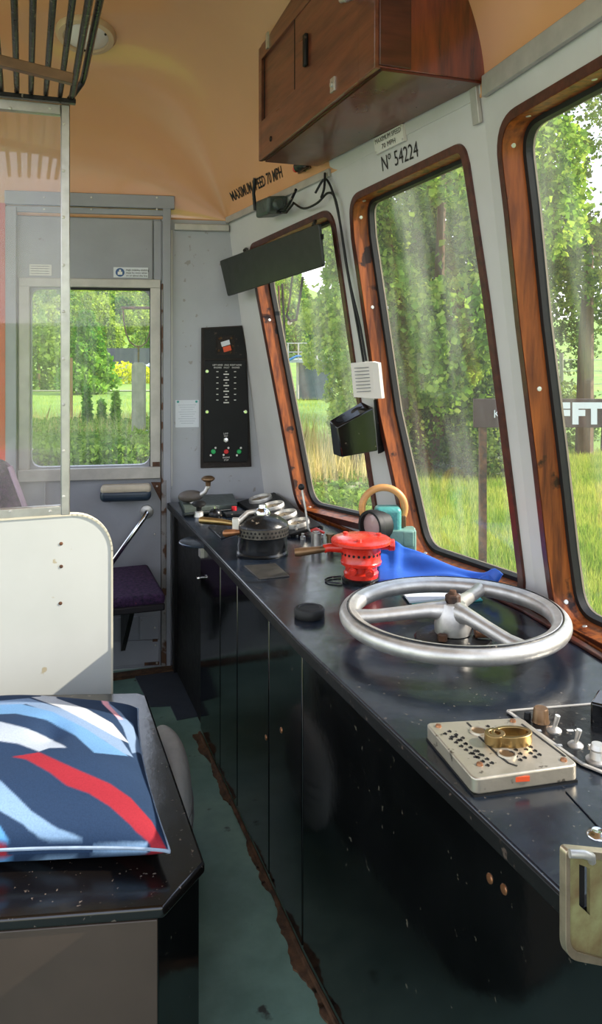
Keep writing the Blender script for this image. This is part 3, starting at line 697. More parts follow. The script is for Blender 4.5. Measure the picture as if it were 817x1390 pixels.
for (px, py, r, h) in ((402, 727, .008, .03), (411, 732, .010, .022), (395, 722, .008, .02), (436, 730, .008, .026)):
    p = D(px, py); m = MB(); m.lathe([(0, h), (r*.6, h), (r*.6, h*.6), (r, h*.5), (r, 0), (0, 0)], p, (0, 0, 1), 10)
    tag(m.build('pipe_fitting', steel, loc=p), 'small metal pipe stud on the desk beside the ball topped lever', 'fitting', 'pipe studs by the ball lever')
# bright conduit rod on the desk
# ------------------------------------------------------------------ gauge panel
gA, gB, gC_, gD = D(322, 681, .012), D(392, 726, .012), D(436, 712, .045), D(372, 668, .05)
gp = empty('gauge_panel', (gA+gC_)/2*1.0, 'tilted black panel of round gauges at the far end of the desk', 'gauges')
e1 = (gB-gA).normalized(); gn = e1.cross(gD-gA).normalized(); gn = gn if gn.z > 0 else -gn
m = MB(); m.prism([gA, gB, gC_, gD], -gn*.012); 
for p in (gA, gB, gC_, gD): m.cyl(V((p.x, p.y, HD)), p-gn*.004, .008, 8)
m.build('panel_plate', black_matte, gp, bevel=.003)
for (u, v, r) in ((.12, .5, .052), (.38, .52, .05), (.64, .5, .05), (.88, .5, .046)):
    p = gA+(gB-gA)*u+((gD-gA)*(1-u)+(gC_-gB)*u)*v
    m = MB(); m.lathe([(r*.86, .004), (r*.9, .016), (r, .016), (r*1.03, .010), (r*1.03, 0)], p, gn, 36); bz_ = m.build('gauge_bezel', steel, gp)
    m = MB(); m.lathe([(0, .005), (r*.88, .005), (r*.88, .0)], p, gn, 36); m.build('gauge_face', dial_face, bz_)
    m = MB(); dv = e1; m.obox(p+gn*.007+dv*r*.25, dv*r*.45, gn.cross(dv)*.0015, gn*.0006)
    for i in range(9): a = math.radians(-30+30*i); dd = dv*math.cos(a)+gn.cross(dv)*math.sin(a); m.obox(p+gn*.0062+dd*r*.72, dd*r*.06, gn.cross(dd)*.001, gn*.0004)
    m.build('gauge_needle', ink, bz_)
# far instrument box with crank knobs
ib = D(283, 690); bxm = MB(); bxm.prism([D(241, 676), D(314, 671), D(322, 690), D(250, 697)], (0, 0, .022))
box_t = empty('instrument_box', ib, 'low grey box at the far left end of the desk, under the crank', 'box'); bxm.build('box_body', motor_green, box_t, bevel=.003)
m = MB(); wbox_y = D(250, 692, .03)
m.prism([D(250, 697, .004)-FW*.006, D(314, 691, .004)-FW*.006, D(314, 691, .018)-FW*.006, D(250, 697, .018)-FW*.006], FW*.004); m.build('box_front', alu_paint, box_t)
m = MB(); p = D(318, 691, .004); m.lathe([(0, .018), (.012, .016), (.013, .0), (0, 0)], p-UP*.004, (0, 0, 1), 16)
tag(m.build('push_button', red_btn, loc=p-UP*.004), 'small red push button on the desk beside the grey instrument box', 'button')
def crank(name, px, py, base_z, hgt, arm_dx, label, lump):
    b = D(px, py, base_z); e = empty(name, b, label, 'crank')
    kp = b+RT*arm_dx+UP*hgt
    if lump:
        m = MB(); m.sphere(b-RT*.045+UP*.028, .05, 18, (1.15, .75, .55)); m.build('crank_cover', pm('brown_leather', '6a6259', .5, var=.3, vs=10, bump=.2), e)
    m = MB(); m.lathe([(0, 0), (.022, 0), (.018, .02), (.01, .025), (0, .025)], b-RT*(.0 if not lump else .03), (0, 0, 1), 16); m.tube([b+UP*.02-RT*(.0 if not lump else .02), b+UP*hgt*.45+RT*arm_dx*.6, kp-UP*.03], [.012, .010, .010], 10); m.cyl(kp-UP*.04, kp-UP*.008, .011, 14); m.build('crank_arm', steel, e)
    m = MB(); m.lathe([(0, .016), (.02, .014), (.03, .006), (.031, 0), (.022, -.008), (.012, -.012), (.011, -.03), (0, -.03)], kp, (0, 0, 1), 24); m.build('crank_knob', black_matte if not lump else bronze, e)
crank('reverser_crank', 272, 682, .022, .105, .035, 'brown crank with round knob on the grey box by the far wall', True)
crank('knob_lever', 270, 701, 0, .052, .0, 'dark round knob on a short stem near the desk edge, before the grey box', False)
dm = D(292, 701); m = MB(); m.lathe([(.028, 0), (.03, .006), (.026, .022), (.015, .032), (0, .036)], dm, (0, 0, 1), 24); bel = empty('bell_dome', dm, 'small black dome bell on the desk between knob and gauges', 'bell'); m.build('dome', cast_black, bel)
m = MB(); m.lathe([(0, .046), (.006, .044), (.007, .034)], dm, (0, 0, 1), 12); m.build('dome_nut', chrome, bel)
m = MB(); m.prism([D(283, 716, .0), D(300, 732, 0), D(318, 727, 0), D(302, 712, 0)], (0, 0, .006)); tag(m.build('base_plate', cast_black, loc=D(300, 722), bevel=.002), 'dark rectangular plate on the desk under the brass grip', 'plate')
m = MB(); p = D(320, 700); m.box(p.x-.05, p.x+.05, p.y-.03, p.y+.03, HD, HD+.014); tag(m.build('junction_box', cast_black, loc=p, bevel=.003), 'flat dark metal box on the desk between bell and gauge panel', 'box')
# ------------------------------------------------------------------ near right: engraved controller plate and switches
TH = .030
pa = [D(577, 981, TH), D(708, 973.5, TH), D(786, 1038, TH), D(643, 1058, TH)]
ep = empty('controller_plate', (pa[0]+pa[2])/2-UP*TH, 'thick engraved alloy plate with bronze key on the near end of the desk', 'controller')
m = MB(); m.prism(round_poly(pa, .014, 5), (0, 0, -TH+.004)); pb = m.build('plate_body', dirty_alu, ep, bevel=.003, seg=3)
m = MB(); cen = sum(pa, V((0, 0, 0)))/4; m.prism([cen+(p-cen)*.985-UP*(TH-.004) for p in pa], (0, 0, -.004)); m.build('plate_gasket', rubber, ep)
pex = (pa[1]-pa[0]).normalized(); pey = UP.cross(pex)
m = MB()
for (x, y) in ((595, 986), (696, 979), (765, 1032), (651, 1038)): p = D(x, y, TH); m.lathe([(0, .004), (.005, .003), (.006, 0)], p, UP, 10)
build_each(m, 'screw_head', copper, pb)
m = MB()
def groove(pts, wd=.0035):
    pp = [D(x, y, TH) for x, y in pts]
    for a, b in zip(pp, pp[1:]):
        t = (b-a).normalized(); m.obox((a+b)/2+UP*.0004, t*((b-a).length/2), t.cross(UP)*wd/2, UP*.0004)
groove([(634, 981), (643, 990)]); groove([(650, 1000), (676, 1025), (690, 1036), (702, 1040)]); groove([(708, 983), (767, 1027)])
rng = random.Random(3)
for (x0, y0, dx, dy, rows, cols_) in ((610, 993, 9, 2, 3, 2), (618, 1000, 7, 2.2, 3, 2), (632, 1010, 6.5, 2.2, 4, 2), (648, 1020, 6.5, 2.4, 4, 2), (700, 1018, 6, 2.4, 3, 2), (720, 1014, 6, 2.4, 3, 2), (662, 986, 7, 1.6, 3, 1)):
    for r in range(rows):
        for c in range(cols_):
            p = D(x0+r*dx-c*6, y0+r*dy*2.2+c*3.2, TH); 
            m.obox(p+UP*.0005, pex*.0035, pey*.0018, UP*.0005); m.obox(p+UP*.0005+pex*.001, pex*.0012, pey*.004, UP*.0005)
m.build('engraved_marks', ink, pb)
m = MB()
for (x, y) in ((650, 993), (688, 1024)):
    p = D(x, y, TH); m.lathe([(.013, .0), (.0135, .003), (.016, .003), (.017, 0)], p, UP, 24)
build_each(m, 'socket_ring', dirty_alu, pb)
m = MB()
for (x, y) in ((650, 993), (688, 1024)): m.lathe([(0, .001), (.013, .001), (.013, 0)], D(x, y, TH), UP, 20)
build_each(m, 'socket_hole', bronze, pb)
kc = D(694, 1007, TH); kx = pex; ky = pey
m = MB(); pts = [kc+kx*(.034*math.cos(t))+ky*(.020*math.sin(t))+UP*.010 for t in [2*PI*i/40 for i in range(40)]]
m.sweep(pts, [(p-kc-UP*.01).normalized() for p in pts], UP, [(-.004, -.010), (.003, -.010), (.003, .008), (-.004, .008)]); m.lathe([(.018, .0), (.018, .018), (.010, .019), (.009, .012), (0, .012)], kc-kx*.03, UP, 20)
m.prism([kc+kx*(.032*math.cos(t))+ky*(.018*math.sin(t))+UP*.002 for t in [2*PI*i/30 for i in range(30)]], (0, 0, .003)); m.build('key_ring', brass, ep, bevel=.001)
m = MB(); m.obox((pa[2]+pa[3])/2-UP*.010-pey*.0015+pex*-.015, pex*.018, pey*.001, UP*.004); m.build('paint_mark', orange_paint, pb)
sp = [D(689, 968), D(880, 952), D(900, 1085), D(790, 1040)]
swp = empty('toggle_switchboard', (sp[0]+sp[2])/2, 'dark metal switch panel with toggles beside the engraved plate', 'panel')
m = MB(); m.prism(sp, (0, 0, .004)); m.build('panel_plate', cast_black, swp)
m = MB()
for i in range(4):
    a, b = sp[i]+UP*.004, sp[(i+1) % 4]+UP*.004; t = (b-a).normalized(); m.obox((a+b)/2, t*((b-a).length/2), t.cross(UP)*.003, UP*.0015)
m.build('panel_edge', alu_paint, swp)
m = MB(); p = D(734, 979, .004); m.lathe([(0, .026), (.012, .026), (.014, .023), (.015, .006), (.017, 0), (0, 0)], p, UP, 20); m.build('rotary_knob', bronze, swp)
m = MB(); p = D(716, 975, .004); m.lathe([(0, .012), (.006, .012), (.007, 0), (0, 0)], p, UP, 12); m.build('small_knob', rubber, swp)
for (x, y) in ((752, 992), (781, 1012)):
    p = D(x, y, .004); m = MB(); m.lathe([(0, .007), (.009, .006), (.014, .002), (.014, 0), (0, 0)], p, UP, 16); m.tube([p+UP*.004, p+UP*.03+RT*.006-FW*.003], [.0035, .005], 10); m.build('toggle_switch', steel, swp)
    m = MB()
    for s in (-1, 1): m.obox(p+RT*.030*s+UP*.0006+FW*.0, RT*.006, FW*.003, UP*.0006); m.obox(p+RT*.045*s+UP*.0006, RT*.006, FW*.003, UP*.0006)
    build_each(m, 'switch_legend', white_ink, swp)
m = MB(); p = D(811, 1033, .004); m.lathe([(0, .03), (.010, .03), (.013, .022), (.011, .018), (.014, .006), (.02, .003), (.02, 0), (0, 0)], p, UP, 18); m.build('push_knob', steel, swp)
m = MB(); a = D(800, 994); m.prism([D(801, 985), D(860, 1000), D(870, 975), D(812, 966)], (0, 0, .045)); o = m.build('switch_box', black_gloss, loc=D(830, 980), bevel=.004); tag(o, 'shiny black box at the right edge of the desk behind the toggles', 'box')
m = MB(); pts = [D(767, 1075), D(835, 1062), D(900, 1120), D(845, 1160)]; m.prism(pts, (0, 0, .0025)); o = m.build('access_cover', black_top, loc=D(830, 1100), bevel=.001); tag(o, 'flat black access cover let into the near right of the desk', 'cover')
p = D(811, 1133); m = MB(); m.lathe([(0, .006), (.008, .007), (.011, .004), (.015, .002), (.016, 0), (0, 0)], p, UP, 24); tag(m.build('chrome_stud', chrome, loc=p), 'round chrome stud at the near right edge of the desk', 'stud')
# holder on the desk front at the bottom right
tb_ = aW(768, 1153, .93); hx0 = tb_.x; y_ = tb_.y
pt = lambda px, py, dy=0: aY(px, py, y_)+V((0, dy, 0))
hold = empty('ticket_holder', pt(800, 1300), 'olive green metal holder with worn brass rim on the near desk front', 'holder')
outer = round_poly([pt(768, 1153), pt(840, 1160), pt(840, 1316), pt(768, 1302)], [.008, .01, .01, .02], 6)
inner = round_poly([pt(774, 1163), pt(834, 1170), pt(834, 1306), pt(774, 1290)], [.006, .008, .008, .016], 6)
m = MB(); m.holed([outer, inner], V((0, .012, 0))); m.build('rim', pm('worn_rim', 'c9b79a', .35, .8, var=.3, vs=30), hold, bevel=.0015)
slot = [pt(789, 1176, .004), pt(804, 1182, .004), pt(804, 1246, .004), pt(789, 1232, .004)]
m = MB(); m.holed([[p+V((0, .004, 0)) for p in round_poly([pt(770, 1158), pt(838, 1165), pt(838, 1310), pt(770, 1296)], .01, 4)], slot], V((0, .006, 0))); m.build('holder_face', pm('olive_paint', '8d8f62', .4, var=.25, vs=18, col2='6b5a3c', bump=.05), hold)
m = MB(); m.prism([p+V((0, .010, 0)) for p in slot], V((0, .003, 0))); m.build('slot_back', gap_black, hold)
m = MB(); m.tube([pt(770, 1156, -.004), pt(786, 1154, -.008), pt(797, 1158, -.008), pt(800, 1166, -.004)], .005, 10); m.build('top_clip', steel, hold)
m = MB(); p = pt(800, 1230, .012); m.box(p.x-.02, fx(y_)+.004, y_+.012, y_+.03, p.z-.05, p.z-.01); m.build('bracket', black_matte, hold)
# ------------------------------------------------------------------ bench with cushion
BZ = .45; bx1 = .331*(1.5-BZ)
bch = empty('bench_locker', (0, 2.0, 0), 'black gloss bench box with a cut corner in the left foreground', 'bench')
yf = aZ(197, 940, BZ).y; cA = aZ(278, 1170, BZ); cB = aZ(222, 1231, BZ); yn = cB.y
fl_ = aZ(0, 943.5, BZ); sl_ = (fl_.y-yf)/(fl_.x-bx1); nl_ = aZ(0, 1248, BZ); sn_ = (nl_.y-yn)/(nl_.x-cB.x)
YF = lambda x: yf+sl_*(x-bx1)
YN_ = lambda x: yn+sn_*(x-cB.x)
outl = [(-.85, YF(-.85)), (bx1-.02, YF(bx1-.02)), (bx1, yf-.02), (bx1, cA.y), (cB.x, yn), (-.85, YN_(-.85))]
m = MB(); m.prism([(x, y, BZ) for x, y in outl], (0, 0, -.024)); m.build('bench_top', bench_black, bch, bevel=.006, seg=3)
m = MB(); m.prism([(-.84, YF(-.84)-.012, 0), (bx1-.012, yf-.014, 0), (bx1-.012, cA.y, 0), (cB.x-.008, yn+.012, 0), (-.84, YN_(-.84)+.012, 0)], (0, 0, BZ-.024)); m.build('bench_box', black_gloss, bch, bevel=.003)
m = MB(); m.prism([(-.83, YN_(-.83)+.005, .03), (cB.x-.010, yn+.006, .03), (cB.x-.010, yn+.016, .03), (-.83, YN_(-.83)+.015, .03)], (0, 0, BZ-.056)); m.build('front_board', bench_front, bch, bevel=.002)
# cushion
CH = BZ
q = [aZ(187, 971, BZ+.02), aZ(230, 1168, BZ+.02)]
ax_ = (q[0]-q[1]); Ls = ax_.length; ey_ = ax_.normalized(); ex_ = V((.965, -.26, 0)); cc0 = (q[0]+q[1])/2-ex_*Ls*.5
def cush(u, v, side):
    pin = 1-.055*(1-v*v)*abs(u)**3; pin2 = 1-.055*(1-u*u)*abs(v)**3
    h = max(0, (1-u*u)*(1-v*v))**.38
    h2 = (1-abs(u)**6)*(1-abs(v)**6)
    base = .034
    wr = .006*math.sin(4*u+2.5*v)+.004*math.sin(9*v-3*u+1)
    z = base+(.112*h+wr*h2 if side > 0 else -.034*min(1, h*1.6))
    if side > 0: z -= .02*math.exp(-((u-.28)**2+(v+.05)**2*.6)/.012)
    return cc0+ex_*(u*pin*Ls/2)+ey_*(v*pin2*Ls/2)+UP*(BZ+.002+z-UP.z*cc0.z+ (cc0.z-0) - BZ*0) if False else V((0, 0, BZ+.002+z))+V((cc0.x, cc0.y, 0))+ex_*(u*pin*Ls/2)+ey_*(v*pin2*Ls/2)
zs = .355
_gv = [cush(i/40*2-1, j/40*2-1, 1) for j in range(41) for i in range(41)]
CUB = BVHTree.FromPolygons(_gv, [(j*41+i, j*41+i+1, j*41+i+42, j*41+i+41) for j in range(40) for i in range(40)])
def Z3(x, y):
    h_ = CUB.ray_cast(EYE, ray(x*zs, 920+y*zs).normalized())[0]; p = h_ if h_ is not None else aZ(x*zs, 920+y*zs, BZ+.05); return (p.x, p.y)
def fine(pp):
    out = []
    for (a, b), (c, d) in zip(pp, pp[1:]+pp[:1]):
        n = max(1, int(math.hypot(c-a, d-b)/25)); out += [(a+(c-a)*k/n, b+(d-b)*k/n) for k in range(n)]
    return out
polys = [
 ('7b92b0', [(-300, 130), (0, 88), (110, 78), (250, 122), (440, 205), (510, 305), (470, 290), (400, 240), (250, 155), (100, 100), (-300, 150)]),
 ('bcc0c6', [(120, 74), (190, 70), (330, 118), (430, 175), (495, 252), (440, 225), (330, 165), (220, 110)]),
 ('6590ba', [(-300, 130), (0, 103), (80, 100), (200, 130), (330, 195), (490, 300), (360, 287), (290, 222), (180, 162), (60, 137), (-300, 150)]),
 ('a8b2c0', [(-300, 160), (0, 168), (100, 193), (200, 235), (255, 268), (190, 268), (150, 282), (70, 252), (-300, 200)]),
 ('962833', [(45, 302), (150, 285), (280, 345), (420, 405), (500, 460), (580, 550), (612, 610), (665, 720), (610, 690), (555, 632), (500, 565), (420, 492), (340, 442), (255, 412), (190, 362), (100, 312)]),
 ('7f9dbd', [(-300, 250), (0, 393), (60, 450), (120, 510), (200, 565), (320, 648), (190, 650), (150, 638), (90, 562), (-300, 330)]),
 ('5d9bd0', [(-300, 450), (0, 568), (35, 660), (-300, 600)]),
 ('962833', [(-300, 640), (0, 662), (125, 700), (100, 760), (-300, 760)]),
 ('7f9dbd', [(355, 665), (565, 645), (530, 700), (380, 720)]),
 ('7b92b0', [(400, 85), (460, 130), (510, 190), (545, 310), (505, 290), (470, 190)]),
 ('e9a6b0', [(372, 80), (400, 84), (470, 160), (455, 160)]),
]
polys = [(rgb(c), [Z3(x, y) for x, y in fine(pp)]) for c, pp in polys]
def inpoly(x, y, pp):
    r = False; n = len(pp); j = n-1
    for i in range(n):
        xi, yi = pp[i]; xj, yj = pp[j]
        if (yi > y) != (yj > y) and x < (xj-xi)*(y-yi)/(yj-yi)+xi: r = not r
        j = i
    return r
NAVY = rgb('243854'); NC = 230
def inpoly_np(x, y, pp):
    r = np.zeros(x.shape, bool); n = len(pp); j = n-1
    for i in range(n):
        xi, yi = pp[i]; xj, yj = pp[j]; r ^= ((yi > y) != (yj > y)) & (x < (xj-xi)*(y-yi)/((yj-yi) or 1e-9)+xi); j = i
    return r
def pattern(x, y):
    c = np.tile(np.array(NAVY), (len(x), 1))
    for col, pp in polys: c[inpoly_np(x, y, pp)] = col
    return c
vs = []; fs = []
for side, NS in ((1, NC), (-1, 40)):
    par = lambda i: math.sin((i/NS-.5)*PI)*.6+(i/NS*2-1)*.4
    o_ = len(vs)
    for j in range(NS+1):
        for i in range(NS+1): vs.append(cush(par(i), par(j), side))
    for j in range(NS):
        for i in range(NS):
            k = o_+j*(NS+1)+i; f = (k, k+1, k+NS+2, k+NS+1); fs.append(f if side > 0 else f[::-1])
xy = np.array([(p.x, p.y) for p in vs]); cols = sum(pattern(xy[:, 0]+dx, xy[:, 1]+dy) for dx in (-.0011, 0, .0011) for dy in (-.0011, 0, .0011))/9
cu = MB(); cu.v = vs; cu.f = fs
cus = cu.build('cushion', attr_mat('striped_fabric'), None, loc=(cc0.x, cc0.y, BZ), smooth=180, fix=False)
at_ = cus.data.color_attributes.new('pattern', 'FLOAT_COLOR', 'POINT'); at_.data.foreach_set('color', cols.astype(np.float32).ravel())
e_c = empty('striped_cushion', (cc0.x, cc0.y, BZ), 'navy cushion with white, blue and red curved stripes on the black bench', 'cushion')
cus.parent = e_c; cus.location = (0, 0, 0); cus.name = 'cushion_cover'
m = MB(); pts = []
for k in range(160):
    t = k/40; s = int(t); f = t-s; a = math.sin((f-.5)*PI)
    u, v = [(a, -1), (1, a), (-a, 1), (-1, -a)][s]; pts.append(cush(u*.999, v*.999, 1))
m.tube(pts, .0035, 6, closed=True); m.build('seam_piping', pm('pale_piping', '9fb2c8', .9, var=.3, vs=30), e_c)
# cloth bag in the aisle
bc = V((.412, 2.36, .0)); bag = empty('cloth_bag', bc, 'grey and white stuffed bag on the floor between bench and desk', 'bag')
m = MB(); n1, n2 = 40, 24; vs = []; fs = []
for j in range(n2+1):
    ph = PI*j/n2
    for i in range(n1):
        t = 2*PI*i/n1; s = abs(math.sin(ph))**.75; zz = -math.cos(ph); zz = math.copysign(abs(zz)**.85, zz)
        wv = 1+.03*math.sin(3*t+2*zz)
        vs.append(bc+V((math.cos(t)*.058*s*wv, math.sin(t)*.21*s*wv, .165+zz*.163)))
for j in range(n2):
    for i in range(n1): l = (i+1) % n1; fs.append((j*n1+i, j*n1+l, (j+1)*n1+l, (j+1)*n1+i))
m.add(vs, fs); m.build('bag_body', pm('grey_canvas', 'b9bbb9', .85, var=.2, vs=10, bump=.3, bs=60, spots='6f7880', spot_scale=6, spot_amt=.06), bag, smooth=180)
m = MB()
for zz in (.12, .155, .19): m.tube([bc+V((.0+.0585*math.cos(t)*math.sqrt(max(.05, 1-((zz-.165)/.163)**2)), .21*math.sin(t)*math.sqrt(max(.05, 1-((zz-.165)/.163)**2)), zz)) for t in [math.radians(-70+10*i) for i in range(15)]], .0025, 6)
build_each(m, 'stitching', ink_grey, bag)
# ------------------------------------------------------------------ draught screen: white half panel and glazed alu frame
PY = 2.60
P = lambda px, py, dy=0: aY(px, py, PY)+V((0, dy, 0))
scr = empty('draught_screen', (0, PY, 0), 'white half-height partition with glazed aluminium frame above, left', 'partition')
x1 = P(152, 800).x; zt = P(80, 700).z; r = .125; XS = -.9
out_ = [V((XS, PY, .002)), V((x1, PY, .002))]+[V((x1-r+r*math.cos(t), PY, zt-r+r*math.sin(t))) for t in [PI/2*i/12 for i in range(13)]]+[V((XS, PY, zt))]
m = MB(); m.prism(out_, (0, .025, 0)); wp = m.build('half_panel', white_panel, scr, bevel=.003)
m = MB(); edge = [V((x1, PY+.0125, .03))]+[V((x1-r+(r)*math.cos(t), PY+.0125, zt-r+(r)*math.sin(t))) for t in [PI/2*i/12 for i in range(13)]]+[V((XS, PY+.0125, zt))]
for a, b in zip(edge, edge[1:]): t = (b-a).normalized(); m.obox((a+b)/2, t*((b-a).length/2+.001), V((0, .016, 0)), t.cross(V((0, 1, 0)))*.003)
m.build('edge_moulding', pm('cream_edging', 'd2cbb4', .4, var=.1), wp)
m = MB()
for (x, y) in ((83, 738), (83, 769), (82, 819)): m.lathe([(0, .003), (.005, .002), (.006, 0)], P(x, y), (0, -1, 0), 10)
build_each(m, 'screw_head', rust, wp)
zt2 = P(40, 137).z; zr = P(40, 152).z; px0, px1 = P(82.5, 400).x, P(95, 400).x; zb0, zb1 = zt, P(40, 689).z
m = MB(); m.box(px0, px1, PY-.004, PY+.028, zb0, zt2); post = m.build('corner_post', alu, scr, bevel=.003)
m = MB(); m.box(XS, px0, PY-.002, PY+.026, zr, zt2); m.build('top_rail', alu, scr, bevel=.003)
m = MB(); m.box(XS, px1, PY-.002, PY+.026, zb0+.001, zb1); m.build('bottom_rail', alu, scr, bevel=.003)
m = MB(); m.box(XS, px0, PY+.008, PY+.014, zb1, zr); m.build('screen_pane', glassS, scr, smooth=0)
m = MB()
for y in (168, 232, 295, 360, 423, 487, 549, 612, 674): m.lathe([(0, .0035), (.005, .0025), (.0055, 0)], P(86, y, -.004), (0, -1, 0), 8)
for x in (14, 68): m.lathe([(0, .0035), (.005, .0025), (.0055, 0)], P(x, 147, -.002), (0, -1, 0), 8); m.lathe([(0, .0035), (.005, .0025), (.0055, 0)], P(x, 694, -.002), (0, -1, 0), 8)
build_each(m, 'screw_head', steel, post)
# luggage rack
RZ = P(40, 130).z+.004; rack = empty('luggage_rack', (0, PY-.6, RZ), 'black slatted luggage rack above the glazed screen at top left', 'rack')
for x in (-22, 2, 23, 42, 62, 81):
    X = P(x, 129).x; m = MB(); m.tube([(X, PY-.02, RZ), (X, PY-1.3, RZ+.02)], .0085, 10); m.build('slat', cast_black, rack)
Xa = P(97, 129).x; Xb = P(110, 108).x
m = MB(); m.tube([(Xa, PY-.0, RZ-.004), (Xa, PY-1.3, RZ+.02)], .010, 10); m.build('outer_rail', cast_black, rack)
m = MB(); zz = RZ+.055; m.tube([(Xa-.01, PY-.01, RZ-.012), (Xb, PY-.03, zz-.01), (Xb+.005, PY-.06, zz), (Xb+.005, PY-1.3, zz+.02)], .010, 10); m.build('upper_rail', cast_black, rack)
m = MB(); m.box(XS, Xa+.012, PY-.03, PY-.005, RZ-.022, RZ-.008); m.build('front_bar', cast_black, rack, bevel=.002)
m = MB(); a = aY(-40, 73, PY-.42); b = aY(99, 108, PY-.42); m.obox((a+b)/2, (b-a)/2, V((0, .012, 0)), (b-a).normalized().cross(V((0, 1, 0)))*.014); m.build('cross_bar', bronze, rack, bevel=.002)
# ceiling lamp
lc = on_ceil(117, 45); hh = CBVH.find_nearest(lc); nn = hh[1] if hh[1].z < 0 else -hh[1]
cl_ = empty('ceiling_lamp', lc, 'round shallow ceiling lamp with frosted cover above the rack', 'lamp')
R0 = 40*(lc-EYE).dot(FW)/1060
m = MB(); m.lathe([(R0*.72, .012), (R0*.76, .026), (R0*.92, .024), (R0, .010), (R0, -.004)], lc, nn, 44); ring = m.build('lamp_ring', pm('cream_ring', 'c8ab88', .35, var=.1), cl_)
m = MB(); m.lathe([(0, .040), (R0*.3, .037), (R0*.6, .026), (R0*.76, .014), (R0*.76, 0)], lc, nn, 40); m.build('frosted_cover', lens_glass, cl_)
m = MB(); a = nn.cross(V((0, 1, 0))).normalized(); b = nn.cross(a)
for k in (30, 150, 270): dd = a*math.cos(math.radians(k))+b*math.sin(math.radians(k)); m.lathe([(0, .006), (.004, .005), (.005, 0)], lc+dd*R0*.70+nn*.02, nn, 8)
build_each(m, 'screw_head', ink, ring)
# ------------------------------------------------------------------ fittings on the far wall and door
st = empty('jump_seat', (.33, 3.45, .0), 'purple patterned fold-down seat beside the door', 'seat')
a = aZ(225, 806, .5); b = aZ(200, 763, .5)
m = MB(); sx0, sx1, sy0, sy1 = .10, (a.x+b.x)/2, a.y, yw(.55)-.035
m.box(sx0, sx1, sy0, sy1, .455, .5); m.build('seat_cushion', purple, st, bevel=.018, seg=4)
m = MB(); m.box(sx0+.004, sx1-.003, sy0-.002, sy1-.01, .432, .462); m.build('seat_base', seat_edge, st, bevel=.006)
m = MB(); m.prism([(.16, sy1+.015, .1), (.16, sy1+.015, .44), (.16, sy0+.1, .44)], (.02, 0, 0)); m.prism([(.42, sy1+.015, .1), (.42, sy1+.015, .44), (.42, sy0+.1, .44)], (.02, 0, 0)); m.box(.12, .5, sy1-.01, sy1+.022, .40, .44); build_each(m, 'seat_bracket', black_matte, st)
# passenger seat behind the glass
ps = empty('passenger_seat', (-.35, 3.2, 0), 'purple high-backed seat seen through the screen glass at left edge', 'seat')
t0 = aY(12, 626, 3.15); t1 = aY(36, 700, 3.15)
m = MB(); m.prism(round_poly([V((t0.x-.5, 3.15, t1.z-.35)), V((t1.x+.06, 3.15, t1.z-.35)), t1, t0, V((t0.x-.5, 3.15, t0.z))], [.02, .02, .02, .06, .06], 6), (0, .11, 0)); m.build('seat_back', purple, ps, bevel=.02, seg=3)
m = MB(); e_ = [t0+V((.004, -.004, -.02)), t1+V((.006, -.004, 0)), V((t1.x+.066, 3.146, t1.z-.35))]; m.tube(e_, .010, 8); m.build('seat_edging', pm('pale_mauve_piping', 'b99bb2', .6), ps)
m = MB(); m.box(t0.x-.5, t1.x+.06, 2.72, 3.16, .42, .54); m.build('seat_cushion', purple, ps, bevel=.02)
m = MB(); m.box(t0.x-.45, t1.x, 2.76, 3.2, 0, .42); m.build('seat_plinth', black_matte, ps)
ar = empty('arm_pad', fw(170, 680, 0), 'short padded navy armrest on the far door, sunlight on its top painted cream', 'armrest')
m = MB(); wbox(m, 135, 665, 205, 682, .014, .085); m.build('pad_body', armrest, ar, bevel=.024, seg=5)
m = MB(); wbox(m, 136, 659, 205, 671, .016, .084); m.build('pad_top', armrest_sunlit, ar, bevel=.018, seg=5)
gr = empty('grab_rail', fw(197, 699), 'diagonal chrome grab rail on the lower half of the far door', 'rail')
a = fw(199, 695, 0); b = fw(141, 776, 0)
m = MB(); m.tube([a+NW*.012, a+NW*.04, a.lerp(b, .05)+NW*.055, a.lerp(b, .95)+NW*.055, b+NW*.04, b+NW*.012], .0125, 14); m.build('rail_tube', chrome, gr)
m = MB()
for p in (a, b): m.lathe([(0, .014), (.018, .013), (.030, .008), (.032, 0), (0, 0)], p-NW*.010, NW, 24)
build_each(m, 'flange', steel, gr)
# notices
def notice(name, px0, py0, px1, py1, off, mat, label, cat='sign', th=.0012):
    s0, s1, z0, z1 = wrect(px0, py0, px1, py1, off); e = empty(name, wpt((s0+s1)/2, z0, off), label, cat)
    m = MB(); m.obox(wpt((s0+s1)/2, (z0+z1)/2, off+th/2), TW*((s1-s0)/2), NW*th/2, UP*((z1-z0)/2)); m.build('sheet', mat, e, smooth=0); return e, s0, s1, z0, z1
e, s0, s1, z0, z1 = notice('safety_sticker', 154, 363, 201, 377, .0085, paper, 'white sticker with blue round symbol above the far door window')
H = z1-z0; m = MB(); c = wpt(s0+H*.62, (z0+z1)/2, .0101); m.lathe([(0, .0004), (H*.42, .0004), (H*.42, 0)], c, NW, 28); dsc = m.build('blue_disc', notice_blue, e)
m = MB(); m.lathe([(0, .0004), (H*.11, .0004), (H*.11, 0)], c+UP*H*.17+NW*.0004, NW, 16); m.obox(c-UP*H*.08+NW*.0006, TW*H*.22, NW*.0003, UP*H*.15); m.build('vest_symbol', white_ink, dsc)
m = MB()
for i, s in enumerate(('High visibility clothing', 'must be worn when', 'on or about the line')): text_on(m, s, wpt(s0+H*1.18, z1-H*(.34+.27*i), .0101), TW, UP, H*.27, NW, xs=.92, align='LEFT')
m.build('lettering', ink, e, smooth=0)
e, s0, s1, z0, z1 = notice('small_notice', 40, 359, 70, 374, .0085, paper_pad, 'small pale notice on the far door, seen through the screen glass')
m = MB()
